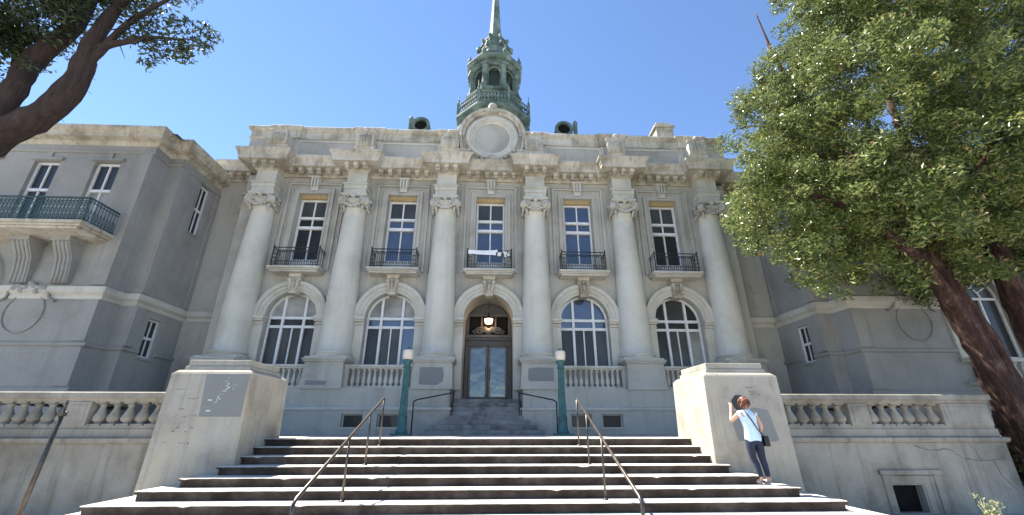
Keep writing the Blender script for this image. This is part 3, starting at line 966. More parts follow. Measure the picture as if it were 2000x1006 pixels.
for x in COLX:                                        # carved cartouche block standing over each column
    m = MB()
    m.box(x - 0.60, x + 0.60, YA - 0.08, YA + 0.1, 12.05, 13.69)
    o = part('attic_pier', m, 'trim', bv=0.01)
    m = MB()
    m.box(x - 0.50, x + 0.50, -0.22, YA - 0.05, 12.05, 12.9)
    poly = [(x - 0.44, 12.9), (x + 0.44, 12.9), (x + 0.46, 13.35)] + arcpts(x, 13.4, 0.44, 0, math.pi, 12)[1:-1] + [(x - 0.46, 13.35)]
    m.prism(poly, -0.28, YA - 0.05)
    for s in (-1, 1):
        scroll(m, x + s * 0.40, 13.62, -0.26, 0.12, -s, 1.5, 0.045)
    m.ball((x, -0.28, 13.84), 0.15, 0.1, 0.13, 9, 6)
    for q in range(5):
        m.tube([(x - 0.26 + 0.13 * q, -0.285, 13.55 - 0.03 * abs(q - 2)), (x - 0.26 + 0.13 * q, -0.285, 12.95)], 0.038, 6)
    put('cartouche', m, 'cornice', o)
# stepped block closing the attic at each end
for s in (-1, 1):
    m = MB(); m.box(s * 11.4, s * 12.9, 0.8, 2.4, 12.1, 12.7); m.box(s * 11.4, s * 12.7, 0.8, 2.4, 12.7, 13.3)
    part('attic_end_block', m, 'cornice', bv=0.015)

# ---- clock-shaped roundel in the middle of the attic
m = MB()
cz, yf = 13.72, -0.02
poly = [(-1.95, 12.1), (1.95, 12.1), (1.95, 12.45), (1.72, 12.7), (1.66, 13.9)] + arcpts(0, 13.9, 1.62, 0, math.pi, 26)[1:-1] + [(-1.66, 13.9), (-1.72, 12.7), (-1.95, 12.45)]
m.prism(poly, yf + 0.12, 0.9)
rd = part('roundel', m, 'cornice', bv=0.02)
m = MB()
m.arc(0, 13.9, [(1.64, yf + 0.3), (1.64, yf - 0.05), (1.70, yf - 0.05), (1.70, yf - 0.10), (1.56, yf - 0.10), (1.50, yf), (1.40, yf + 0.02), (1.40, yf + 0.2)], 0.0, math.pi, 40)
put('hood_moulding', m, 'cornice', rd)
m = MB()
m.arc(0, cz, [(1.32, yf + 0.15), (1.32, yf - 0.08), (1.24, yf - 0.14), (1.14, yf - 0.14), (1.10, yf - 0.06), (1.02, yf - 0.06), (0.98, yf + 0.0), (0.90, yf + 0.02), (0.90, yf + 0.15)], 0, 2 * math.pi, 48)
for i in range(36):
    a = 2 * math.pi * i / 36
    m.ball((1.06 * math.cos(a), yf - 0.07, cz + 1.06 * math.sin(a)), 0.035, n=6, m=5)
put('ring_moulding', m, 'trim', rd)
m = MB(); m.prism(arcpts(0, cz, 0.92, 0, 2 * math.pi, 40)[:-1], yf + 0.06, yf + 0.14)
put('blank_face', m, 'wall', rd)
m = MB()
m.prism([(-0.34, 15.30), (0.34, 15.30), (0.28, 15.52), (-0.28, 15.52)], yf - 0.14, 0.5)
m.lathe([(0.24, 15.52), (0.26, 15.56), (0.20, 15.60), (0.24, 15.70), (0.25, 15.82), (0.20, 15.92), (0.10, 15.98), (0.02, 16.0)], 0, 0.1, 14)
put('finial', m, 'cornice', rd)
m = MB()
for s in (-1, 1):                                     # carved scrolls hugging the roundel
    scroll(m, s * 1.50, 12.75, yf - 0.05, 0.26, -s, 1.6, 0.09)
    m.tube([(s * 1.5, yf - 0.04, 13.0), (s * 1.62, yf - 0.04, 13.5), (s * 1.55, yf - 0.04, 14.1)], [0.09, 0.12, 0.06], 8)
    for i in range(5):
        m.ball((s * (0.25 + 0.22 * i), yf - 0.12, 12.42 + 0.03 * i * i), 0.12, 0.09, 0.10, 8, 6)
m.ball((0, yf - 0.12, 12.45), 0.2, 0.12, 0.16, 9, 6)
put('carved_garland', m, 'cornice', rd)

# ---- doorway
m = MB()
for s in (-1, 1):
    m.box(s * RA, s * (RA + 0.3), 0.725, 1.9, 0.6, ZS)
m.prism([(-1.37, ZS + 0.001), (-RA, ZS + 0.001)] + arcpts(0, ZS, RA, math.pi, 0, NB)[1:-1] + [(RA, ZS + 0.001), (1.37, ZS + 0.001), (1.37, 5.8), (-1.37, 5.8)], 0.725, 1.9)
m.box(-1.6, 1.6, 1.9, 2.1, 0.6, 5.9)
part('door_recess', m, 'wall')
m = MB()
bars_frame(m, -1.04, 1.04, 1.06, 3.66, 0.16, 1.45, 1.7)
m.box(-1.05, 1.05, 1.36, 1.7, 3.66, 3.78); m.box(-1.10, 1.10, 1.30, 1.7, 3.78, 3.90); m.box(-0.98, 0.98, 1.40, 1.7, 3.42, 3.52)
for s in (-1, 1):
    m.box(s * 0.90, s * 1.05, 1.50, 1.7, 3.90, 5.0)
    m.box(s * 0.28, s * 0.36, 1.52, 1.7, 3.90, 4.80)
m.box(-0.90, 0.90, 1.50, 1.7, 4.80, 4.92)
dw = part('doorway', m, 'transom', bv=0.008)
q = MB(); q.box(-0.9, 0.9, 1.62, 1.66, 3.9, 4.8); put('transom_pane', q, 'black', dw)
q = MB(); q.prism(arcpts(0, 4.45, 0.98, 0.36, math.pi - 0.36, 16), 1.62, 1.66); put('lunette', q, 'transom', dw)
for s in (-1, 1):                                     # pair of glazed doors
    x0, x1 = (0.02, 0.86) if s > 0 else (-0.86, -0.02)
    q = MB(); bars_frame(q, x0, x1, 1.10, 3.42, 0.09, 1.48, 1.56)
    d = put('door', q, 'doorwood', dw)
    q = MB(); q.box(x0 + 0.08, x1 - 0.08, 1.515, 1.53, 1.18, 3.34); put('pane', q, 'gdoor', d)
    q = MB(); q.tube([(s * 0.10, 1.44, 1.95), (s * 0.10, 1.42, 2.0), (s * 0.10, 1.42, 2.4), (s * 0.10, 1.44, 2.45)], 0.014, 6); put('handle', q, 'rail', d)
q = MB()                                              # carved scrolls on the transom
for s in (-1, 1):
    scroll(q, s * 0.42, 4.08, 1.34, 0.17, s, 1.6, 0.045); scroll(q, s * 0.20, 4.12, 1.33, 0.14, -s, 1.6, 0.045); scroll(q, s * 0.62, 4.02, 1.36, 0.11, s, 1.4, 0.035)
q.ball((0, 1.34, 4.05), 0.16, 0.08, 0.17, 9, 6)
put('carved_crest', q, 'transom', dw)
q = MB(); q.lathe([(0.04, 4.38), (0.15, 4.40), (0.185, 4.50), (0.19, 4.58), (0.20, 4.60)], 0, 1.2, 16); ln = put('lantern', q, 'lit', dw)
q = MB(); q.lathe([(0.21, 4.602), (0.12, 4.66), (0.05, 4.70), (0.02, 4.9)], 0, 1.2, 14); q.tube([(0, 1.2, 4.9), (0, 1.2, 5.46)], 0.012, 6); put('lantern_cap', q, 'iron', ln)
ld = bpy.data.lights.new('lantern_light', 'POINT'); ld.energy = 5; ld.color = (1, 0.66, 0.38); ld.shadow_soft_size = 0.12
lo = bpy.data.objects.new('lantern_light', ld); col.objects.link(lo); lo.location = (0, 1.2, 4.30)

# ---- roof furniture: copper ventilators, stub pipes, chimney
for s in (-1, 1):
    X = s * 4.12
    m = MB(); Y = 2.0; n = 16; vs = []; fs = []
    prof_ = [(0.50, 0.0), (0.52, 0.06), (0.52, 0.5), (0.40, 0.85), (0.2, 1.05), (0.02, 1.12)]
    for r, d in prof_:
        for i in range(n):
            a = 2 * math.pi * i / n
            vs.append((X + r * math.cos(a), Y + d, 16.05 + r * math.sin(a)))
    for j in range(len(prof_) - 1):
        for i in range(n):
            fs.append((j * n + i, j * n + (i + 1) % n, (j + 1) * n + (i + 1) % n, (j + 1) * n + i))
    m.add(vs, fs, 0, True)
    m.arc(X, 16.05, [(0.36, Y + 0.1), (0.36, Y - 0.05), (0.53, Y - 0.05), (0.53, Y + 0.1)], 0, 2 * math.pi, 18)
    m.lathe([(0.34, 14.3), (0.34, 15.8)], X, Y + 0.45, 14)
    v = part('roof_ventilator', m, 'patina')
    q = MB(); q.prism(arcpts(X, 16.05, 0.37, 0, 2 * math.pi, 16)[:-1], Y + 0.12, Y + 0.16); put('mouth', q, 'black', v)
    m = MB(); xs_ = X + s * 0.66 if s > 0 else X - 0.56
    m.lathe([(0.12, 14.3), (0.12, 16.3), (0.15, 16.34), (0.13, 16.5), (0.05, 16.62), (0.02, 16.66)], xs_, 2.0, 10)
    part('vent_pipe', m, 'patina')
m = MB(); m.box(9.55, 10.55, 2.0, 3.0, 14.0, 16.35); m.box(9.45, 10.65, 1.9, 3.1, 16.35, 16.5); m.box(9.62, 10.48, 2.08, 2.92, 16.5, 16.78)
part('chimney', m, 'cornice', bv=0.02)

# ---- copper cupola
CX, CY = 0.0, 5.0
def octo(r, a0=22.5):
    return [(CX + r * math.cos(R(a0 + 45 * i)), CY + r * math.sin(R(a0 + 45 * i))) for i in range(8)]
m = MB()
m.lathe([(2.5, 13.9), (2.5, 17.6), (2.35, 17.7), (2.3, 17.9), (2.3, 18.2)], CX, CY, 8, smooth=False, a0=R(22.5))
cup = part('cupola', m, 'patina')
m = MB()
m.lathe([(2.30, 18.0), (2.42, 18.14), (2.56, 18.26), (2.58, 18.32), (2.58, 18.46), (2.45, 18.52), (1.95, 18.56), (1.95, 19.3), (2.0, 19.34), (2.0, 19.5), (1.86, 19.56), (1.86, 19.95), (1.98, 20.02), (2.0, 20.2), (1.5, 20.24)], CX, CY, 8, smooth=False, a0=R(22.5))
put('gallery_deck', m, 'patina', cup)
m = MB()
vv = octo(2.46)
for i in range(8):
    a, b = Vector(vv[i]), Vector(vv[(i + 1) % 8])
    for z, r in ((19.30, 0.045), (18.66, 0.035)):
        m.tube([(a.x, a.y, z), (b.x, b.y, z)], r, 6)
    for q in range(1, 9):
        p = a.lerp(b, q / 9)
        m.tube([(p.x, p.y, 18.5), (p.x, p.y, 19.30)], 0.032, 5)
    for q in range(8):
        p = a.lerp(b, (q + 0.5) / 9 + 0.03)
        m.ball((p.x, p.y, 18.98), 0.095, n=6, m=5)
put('gallery_railing', m, 'patina', cup)
for i in range(8):
    p = vv[i]
    m = MB(); m.box(-0.08, 0.08, -0.08, 0.08, 18.5, 19.42); m.lathe([(0.11, 19.42), (0.03, 19.5), (0.09, 19.62), (0.03, 19.76), (0.015, 20.2)], 0, 0, 8)
    put('gallery_spike', m, 'patina', cup, (p[0], p[1], 0))
m = MB(); m.lathe([(1.02, 20.2), (1.02, 22.4)], CX, CY, 8, smooth=False, a0=R(22.5))
put('lantern_core', m, 'shadepatina', cup)
lc = MB()
lc.box(-0.24, 0.24, -0.24, 0.24, 20.2, 20.62); lc.lathe([(0.20, 20.62), (0.195, 20.8), (0.17, 22.1), (0.23, 22.16), (0.23, 22.24)], 0, 0, 12); lc.box(-0.26, 0.26, -0.26, 0.26, 22.22, 22.40)
lc_me = lc.mesh('lantern_column'); lc_me.materials.append(M['patina'])
ov = octo(1.58)
for i in range(8):
    o = put('lantern_column', lc_me, None, cup, (ov[i][0], ov[i][1], 0)); o.rotation_euler.z = R(22.5 + 45 * i)
    a = R(45 * i); d = Vector((math.cos(a), math.sin(a), 0)); t = Vector((-d.y, d.x, 0))
    m = MB()                                          # arch head and low parapet in each opening
    for hs in (-1, 1):
        P0 = Vector((CX, CY, 0)) + d * 1.40 + t * hs * 0.36
        m.add([P0 + d * -0.06 + Vector((0, 0, 20.2)), P0 + d * 0.06 + Vector((0, 0, 20.2)), P0 + d * 0.06 + t * hs * 0.13 + Vector((0, 0, 20.2)), P0 + d * -0.06 + t * hs * 0.13 + Vector((0, 0, 20.2)),
               P0 + d * -0.06 + Vector((0, 0, 22.3)), P0 + d * 0.06 + Vector((0, 0, 22.3)), P0 + d * 0.06 + t * hs * 0.13 + Vector((0, 0, 22.3)), P0 + d * -0.06 + t * hs * 0.13 + Vector((0, 0, 22.3))],
              [(0, 3, 2, 1), (4, 5, 6, 7), (0, 1, 5, 4), (1, 2, 6, 5), (2, 3, 7, 6), (3, 0, 4, 7)])
    ring = []
    for q in range(9):
        b = math.pi * q / 8
        ring.append(Vector((CX, CY, 0)) + d * 1.40 + t * 0.36 * math.cos(b) + Vector((0, 0, 21.85 + 0.36 * math.sin(b))))
    m.tube(ring, 0.06, 6)
    pp = [Vector((CX, CY, 20.55)) + d * 1.42 + t * 0.34, Vector((CX, CY, 20.55)) + d * 1.42 - t * 0.34]
    m.tube(pp, 0.05, 6)
    for q in range(5):
        x_ = pp[0].lerp(pp[1], (q + 0.5) / 5)
        m.tube([x_, x_ - Vector((0, 0, 0.38))], 0.03, 5)
    put('opening_arch', m, 'patina', cup)
m = MB()
m.lathe([(1.62, 22.38), (1.66, 22.45), (1.72, 22.5), (1.72, 22.62), (1.90, 22.70), (2.02, 22.82), (2.05, 22.92), (2.05, 23.0), (1.7, 23.08), (1.45, 23.1), (1.45, 23.55), (1.52, 23.6), (1.50, 23.68), (1.30, 23.72), (1.22, 24.0), (1.15, 24.35)], CX, CY, 8, smooth=False, a0=R(22.5))
put('lantern_cornice', m, 'patina', cup)
m = MB()
for i in range(48):
    a = 2 * math.pi * (i + 0.5) / 48
    m.ball((CX + 1.82 * math.cos(a), CY + 1.82 * math.sin(a), 22.64), 0.06, n=6, m=5)
tag(put('cornice_beads', m, 'patina', cup), kind='stuff')
ur = MB(); ur.lathe([(0.10, 0.0), (0.05, 0.10), (0.13, 0.25), (0.16, 0.38), (0.12, 0.48), (0.06, 0.54), (0.08, 0.6), (0.02, 0.8), (0.01, 0.95)], 0, 0, 10)
ur_me = ur.mesh('urn'); ur_me.materials.append(M['patina'])
for x, y in octo(1.82):
    put('urn', ur_me, None, cup, (x, y, 23.0))
m = MB()
m.lathe([(1.15, 24.3), (1.22, 24.4), (1.20, 24.5), (1.02, 24.6), (0.88, 24.9), (0.78, 25.3), (0.74, 25.7), (0.82, 25.78), (0.82, 25.9), (0.62, 25.96)], CX, CY, 8, smooth=False, a0=R(22.5))
for i in range(8):
    a = R(22.5 + 45 * i)
    p = lambda r, z: (CX + r * math.cos(a), CY + r * math.sin(a), z)
    m.tube([p(1.22, 24.45), p(1.25, 24.75), p(1.08, 24.95), p(0.92, 25.3), p(0.90, 25.6), p(0.98, 25.72)], [0.13, 0.15, 0.1, 0.08, 0.09, 0.11], 7)
    m.ball(p(1.2, 24.75), 0.17, n=8, m=6); m.ball(p(0.95, 25.75), 0.12, n=8, m=6)
put('scrolled_dome', m, 'patina', cup)
m = MB()
m.lathe([(0.62, 25.95), (0.66, 26.05), (0.60, 26.15), (0.52, 26.25), (0.54, 26.35), (0.47, 26.5), (0.40, 27.6), (0.30, 29.5), (0.20, 31.5), (0.10, 33.6), (0.03, 34.6)], CX, CY, 8, smooth=False, a0=R(22.5))
put('spire', m, 'patina', cup)

# ---- wings
def wing(s):
    fx = lambda a, b: (min(s * a, s * b), max(s * a, s * b))
    XF, YFR = 13.75, -2.75                            # corner of the front block
    XR, YN = 13.2, -1.9                               # return wall and notch
    def sp(pts):                                      # keep travel left to right so that the profile faces out
        q = [(s * x, y) for x, y in pts]
        return q if s > 0 else q[::-1]
    pl_ = sp([(XR, 1.15), (XR, YN), (XF, YN), (XF, YFR), (24.0, YFR), (24.0, 4.0)])
    m = MB()
    ups = [15.42, 17.77, 20.1, 22.4]
    hol = []
    for u in ups:
        a, b = fx(u - 0.5, u + 0.5); hol.append((a, b, 6.85, 9.95))
    AXc, AR = 18.95, 1.15
    a, b = fx(AXc - AR, AXc + AR)
    x0, x1 = fx(XF, 24.0)
    m.plate(x0, x1, LAND, 4.70, [(a, b, 2.35, 4.70)], YFR, YFR + 0.45)
    m.prism([(x0, 4.70), (a, 4.70)] + arcpts(s * AXc, 4.70, AR, math.pi, 0, 18)[1:-1] + [(b, 4.70), (x1, 4.70), (x1, 6.3), (x0, 6.3)], YFR, YFR + 0.45)
    m.plate(x0, x1, 6.3, 11.2, hol, YFR, YFR + 0.45)
    # return wall with two small windows, the notch
    rh = [(-0.55, 0.08, 7.95, 10.3), (-1.08, -0.42, 2.47, 3.95)]
    m.plate(YN, 1.2, LAND, 11.2, rh, 0.0, 0.45, fn=lambda u, d, z: (s * (XR + d), u, z))
    m.plate(YFR + 0.45, YN, LAND, 11.2, [], 0.0, 0.45, fn=lambda u, d, z: (s * (XF + d), u, z))
    m.box(s * (XR + 0.45), s * (XF + 0.45), YN, YN + 0.4, LAND, 11.2)
    m.box(s * 23.6, s * 24.0, YFR + 0.45, 9, LAND, 11.2)
    wg = part('wing_wall', m, 'wingwall')
    m = MB()
    m.add([(s * 13.0, 9, 11.3), (s * 13.0, -2.9, 11.3), (s * 24.2, -2.9, 11.3), (s * 24.2, 9, 11.3), (s * 15.5, 9, 12.2), (s * 15.5, 0.4, 12.2), (s * 21.5, 0.4, 12.2), (s * 21.5, 9, 12.2)],
          [(0, 1, 5, 4), (1, 2, 6, 5), (2, 3, 7, 6), (3, 0, 4, 7), (4, 5, 6, 7)])
    part('wing_roof', m, 'roof')
    m = MB()
    m.sweep(pl_, [(-0.3, 10.75), (0.0, 10.75), (0.03, 10.79), (0.08, 10.86), (0.08, 10.93), (0.36, 10.98), (0.36, 11.12), (0.42, 11.17), (0.50, 11.28), (0.52, 11.40), (0.2, 11.46), (-0.4, 11.5)])
    part('wing_cornice', m, 'cornice')
    m = MB()
    m.sweep(pl_, [(-0.1, 10.35), (0.04, 10.35), (0.08, 10.39), (0.08, 10.45), (-0.1, 10.47)])
    part('frieze_line', m, 'wingwall')
    bp = [(-0.1, 4.22), (0.03, 4.22), (0.05, 4.30), (0.05, 4.36), (0.10, 4.40), (0.16, 4.46), (0.16, 4.66), (0.10, 4.70), (-0.1, 4.74)]
    for pp_ in ([(XR, 1.15), (XR, YN), (XF, YN), (XF, YFR), (17.38, YFR)], [(20.52, YFR), (24.0, YFR)], None):
        m = MB()
        if pp_: m.sweep(sp(pp_), bp)
        else: m.sweep(sp([(XR - 0.17, 0.75), (11.61, 0.75)])[::-1], bp)
        part('belt_course', m, 'trim')
    m = MB()
    gp = [(-0.1, 2.56), (0.03, 2.56), (0.075, 2.60), (0.075, 2.68), (0.03, 2.72), (-0.1, 2.74)]
    hp = [(-0.1, 0.9), (0.07, 0.9), (0.07, 1.18), (0.02, 1.24), (-0.1, 1.25)]
    for pf in (gp, hp):
        if s > 0:
            m.sweep([(s * XR, 1.15), (s * XR, -0.35 if pf is gp else YN)] + ([] if pf is gp else [(s * XF, YN), (s * XF, YFR), (17.7, YFR)]), pf)
            if pf is gp: m.sweep([(s * XR, -1.15), (s * XR, YN), (s * XF, YN), (s * XF, YFR), (17.7, YFR)], pf)
        else:
            m.sweep(([] if pf is gp else [(-17.7, YFR), (-XF, YFR), (-XF, YN)]) + [(-XR, -0.35 if pf is gp else YN), (-XR, 1.15)], pf)
            if pf is gp: m.sweep([(-17.7, YFR), (-XF, YFR), (-XF, YN), (-XR, YN), (-XR, -1.15)], pf)
    part('wall_moulding', m, 'wingwall')
    # raised strips that divide the wall faces
    m = MB()
    for xa, xb in ((13.752, 14.25),):
        m.box(s * xa, s * xb, YFR - 0.07, YFR + 0.1, 4.75, 10.34); m.box(s * xa, s * xb, YFR - 0.07, YFR + 0.1, 1.26, 2.55); m.box(s * xa, s * xb, YFR - 0.07, YFR + 0.1, 2.75, 4.21)
    m.box(s * (XR - 0.07), s * (XR + 0.1), YN + 0.02, -1.5, 4.75, 10.34); m.box(s * (XR - 0.07), s * (XR + 0.1), YN + 0.02, -1.45, 2.75, 4.21)
    m.box(s * (XR - 0.07), s * (XR + 0.1), 0.5, 0.73, 4.75, 10.34)
    part('wall_strip', m, 'wingwall', bv=0.01)
    # upper windows
    for u in ups:
        X = s * u
        m = MB(); y0, y1 = YFR + 0.14, YFR + 0.26
        bars_frame(m, X - 0.497, X + 0.497, 6.86, 9.945, 0.09, y0, y1)
        m.box(X - 0.41, X + 0.41, y0 - 0.03, y1, 8.62, 8.74); m.box(X - 0.03, X + 0.03, y0 + 0.005, y1, 6.95, 8.62); m.box(X - 0.03, X + 0.03, y0 + 0.005, y1, 8.74, 9.86)
        w = part('wing_window', m, 'white')
        for z0, z1 in ((6.9, 8.68), (8.68, 9.9)):
            for a_, b_ in ((-0.46, 0), (0, 0.46)):
                q = MB(); q.box(X + a_, X + b_, y0 + 0.06, y0 + 0.08, z0, z1); put('pane', q, 'gblind' if (u == 15.42 and z0 < 7) else 'gdark', w)
        q = MB(); q.box(X - 0.62, X + 0.62, YFR - 0.10, YFR + 0.1, 9.98, 10.08); q.box(X - 0.56, X + 0.56, YFR - 0.05, YFR + 0.1, 9.955, 9.98)
        q.box(X - 0.12, X + 0.12, YFR - 0.06, YFR + 0.1, 10.08, 10.34)
        put('head_moulding', q, 'wingwall', w)
    # return windows
    for (ya, yb, za, zb) in rh:
        m = MB()
        fx3 = lambda x: s * (XR + x)
        w_ = 0.07
        def bx(y0, y1, z0, z1, d0, d1): m.box(fx3(d0), fx3(d1), y0, y1, z0, z1)
        bx(ya + .002, ya + w_, za + .002, zb - .002, 0.10, 0.2); bx(yb - w_, yb - .002, za + .002, zb - .002, 0.10, 0.2)
        bx(ya + w_, yb - w_, zb - w_, zb - .002, 0.103, 0.2); bx(ya + w_, yb - w_, za + .002, za + w_, 0.103, 0.2)
        zm = (za + zb) / 2
        bx(ya + w_, yb - w_, zm - 0.05, zm + 0.05, 0.08, 0.2); bx((ya + yb) / 2 - 0.02, (ya + yb) / 2 + 0.02, za + w_, zb - w_, 0.106, 0.2)
        w = part('return_window', m, 'white')
        for z0, z1 in ((za + 0.03, zm), (zm, zb - 0.03)):
            q = MB(); q.box(fx3(0.15), fx3(0.17), ya + 0.03, yb - 0.03, z0, z1); put('pane', q, 'gdark', w)
        if zb > 6:
            q = MB(); q.box(fx3(-0.11), fx3(0.1), ya - 0.1, yb + 0.1, zb + 0.03, zb + 0.13)
            put('head_moulding', q, 'wingwall', w)
        q = MB()
        q.box(fx3(-0.06), fx3(0.1), ya - 0.06, yb + 0.06, za - 0.09, za - 0.003)
        put('sill', q, 'wingwall', w)
    # arched ground-floor window
    X = s * AXc
    m = MB(); m.arc(X, 4.70, [(AR, YFR + 0.02), (AR, YFR - 0.07), (1.35, YFR - 0.07), (1.35, YFR - 0.12), (1.55, YFR - 0.12), (1.55, YFR + 0.02)], 0, math.pi, 26)
    m.box(X - 1.5, X - AR, YFR - 0.08, YFR + 0.02, 2.3, 4.698); m.box(X + AR, X + 1.5, YFR - 0.08, YFR + 0.02, 2.3, 4.698)
    part('arch_surround', m, 'trim')
    m = MB(); y0 = YFR + 0.15
    bars_frame(m, X - AR, X + AR, 2.36, 4.74, 0.09, y0, y0 + 0.1)
    for t in (-0.38, 0.38): m.box(X + t - 0.035, X + t + 0.035, y0 - 0.01, y0 + 0.1, 2.45, 4.65)
    m.arc(X, 4.70, [(AR + 0.02, y0), (AR - 0.08, y0), (AR - 0.08, y0 + 0.1), (AR + 0.02, y0 + 0.1)], 0, math.pi, 20)
    m.arc(X, 4.70, [(0.52, y0 + .01), (0.46, y0 + .01), (0.46, y0 + 0.1), (0.52, y0 + 0.1)], 0, math.pi, 16)
    for q in range(1, 6):
        a_ = math.pi * q / 6
        m.tube([(X + 0.5 * math.cos(a_), y0 + 0.05, 4.70 + 0.5 * math.sin(a_)), (X + 1.1 * math.cos(a_), y0 + 0.05, 4.70 + 1.1 * math.sin(a_))], 0.03, 5)
    w = part('arched_window', m, 'white')
    q = MB(); q.box(X - AR + .02, X + AR - .02, y0 + 0.06, y0 + 0.08, 2.38, 4.69); put('pane', q, 'gdark', w)
    q = MB(); q.prism(arcpts(X, 4.69, AR - 0.03, 0, math.pi, 18), y0 + 0.06, y0 + 0.08); put('pane', q, 'gmid', w)
    m = MB(); m.box(X - 1.5, X + 1.5, YFR - 0.34, YFR - 0.002, 2.2, 2.34); o = part('window_balustrade', m, 'trim', bv=0.01)
    m = MB(); m.box(X - 1.5, X + 1.5, YFR - 0.32, YFR - 0.002, 1.4, 1.52); put('base_rail', m, 'trim', o)
    for q in range(9):
        put('baluster', balw, None, o, (X - 1.25 + 2.5 * (q + 0.5) / 9, YFR - 0.17, 1.525))
    # oval cartouche and garland on the wall below the belt
    for xo in (16.2, 21.7):
        X2 = s * xo
        m = MB(); pts_ = []
        for q in range(25):
            a_ = 2 * math.pi * q / 24
            pts_.append((X2 + 0.66 * math.cos(a_), YFR - 0.015, 3.72 + 0.72 * math.sin(a_)))
        m.tube(pts_, 0.035, 6)
        for q in range(9):
            m.ball((X2 + (q - 4) * 0.13, YFR - 0.13, 4.56 + 0.09 * math.sin(q * 1.9) + (0.1 if 2 < q < 6 else 0)), 0.12, 0.08, 0.10, 7, 5)
        for sd_ in (-1, 1):
            m.tube([(X2 + sd_ * 0.5, YFR - 0.12, 4.6), (X2 + sd_ * 0.68, YFR - 0.12, 4.44), (X2 + sd_ * 0.72, YFR - 0.08, 4.25), (X2 + sd_ * 0.95, YFR - 0.06, 4.12)], 0.045, 6)
        part('wall_cartouche', m, 'wingwall')
    # balcony on fluted brackets
    m = MB(); ya = -4.15
    m.box(s * 14.25, s * 23.65, ya + 0.10, YFR, 6.40, 6.49); m.box(s * 14.15, s * 23.75, ya + 0.04, YFR, 6.49, 6.57); m.box(s * 14.05, s * 23.85, ya - 0.03, YFR, 6.57, 6.68)
    bal = part('balcony_slab', m, 'cornice', bv=0.015)
    for xo in (15.32, 16.72, 21.2, 22.5):
        X2 = s * xo
        m = MB()
        sec = [(YFR + 0.05, 4.78), (YFR - 0.16, 4.78), (YFR - 0.20, 5.2), (YFR - 0.30, 5.7), (YFR - 0.55, 6.1), (YFR - 0.62, 6.25), (YFR - 0.62, 6.40), (YFR + 0.05, 6.40)]
        n = len(sec); hw = 0.30
        m.add([(X2 - hw, y, z) for y, z in sec] + [(X2 + hw, y, z) for y, z in sec],
              [tuple(range(n)), tuple(range(2 * n - 1, n - 1, -1))] + [((q + 1) % n, q, n + q, n + (q + 1) % n) for q in range(n)])
        for q in (-0.21, -0.07, 0.07, 0.21):
            m.tube([(X2 + q, y, z) for y, z in sec[1:6]], 0.045, 6)
        m.box(X2 - 0.34, X2 + 0.34, YFR - 0.68, YFR + 0.05, 6.22, 6.398)
        put('bracket', m, 'wingwall', bal)
    m = MB(); z0, z1 = 6.72, 7.58; yf_ = -4.08
    xa, xb = s * 14.15, s * 23.75
    for z, r in ((z1, 0.035), (z1 - 0.12, 0.018), (z0 + 0.04, 0.022)):
        m.tube([(xa, YFR, z), (xa, yf_, z)], r, 6); m.tube([(xa, yf_, z), (xb, yf_, z)], r, 6)
    n = 74
    for i in range(n + 1):
        x = xa + (xb - xa) * i / n
        m.tube([(x, yf_, z0 - 0.04 if i % 12 == 0 else z0 + 0.04), (x, yf_, z1)], 0.028 if i % 12 == 0 else 0.012, 5)
        if i < n:
            x2 = xa + (xb - xa) * (i + 1) / n
            for za, zb in ((z0 + 0.04, 6.98), (6.98, 7.22), (7.22, 7.46)):
                m.tube([(x, yf_, za), (x2, yf_, zb)], 0.010, 4, cap=False); m.tube([(x, yf_, zb), (x2, yf_, za)], 0.010, 4, cap=False)
    for i in range(10):
        y = YFR + (yf_ - YFR) * (i + 0.5) / 10
        m.tube([(xa, y, z0 + 0.04), (xa, y, z1)], 0.013, 5)
        y2 = YFR + (yf_ - YFR) * (i + 1.5) / 10
        if i < 9:
            m.tube([(xa, y, z0 + 0.04), (xa, y2, 7.22)], 0.010, 4, cap=False); m.tube([(xa, y, 7.22), (xa, y2, z0 + 0.04)], 0.010, 4, cap=False)
    put('lattice_railing', m, 'greeniron', bal)
wing(-1)
wing(1)

# ------------------------------------------------------------------ steps up to the door
ds = empty('door_steps', (0, -1.2, LAND), 'short flight of dark worn steps rising to the glazed front doors', 'stairs')
NR = 8; rs = (1.05 - LAND) / NR
for k in range(NR):
    zt = LAND + rs * (k + 1)
    yn = -2.25 + 0.31 * k
    w = 1.33 if k >= 3 else (2.05, 1.85, 1.62)[k]
    m = MB()
    m.box(-w, w, yn, (1.9 if k == NR - 1 else yn + 0.36) if k >= 3 else (-0.98 if w > 1.35 else yn + 0.36), LAND if k < 1 else zt - rs - 0.03, zt)
    if k < 3: m = MB().box(-w, w, yn, -1.035, LAND + (0 if k == 0 else rs * k + 0.001), zt)
    bevel(put('step', m, 'doorstep', ds), 0.015, 2)

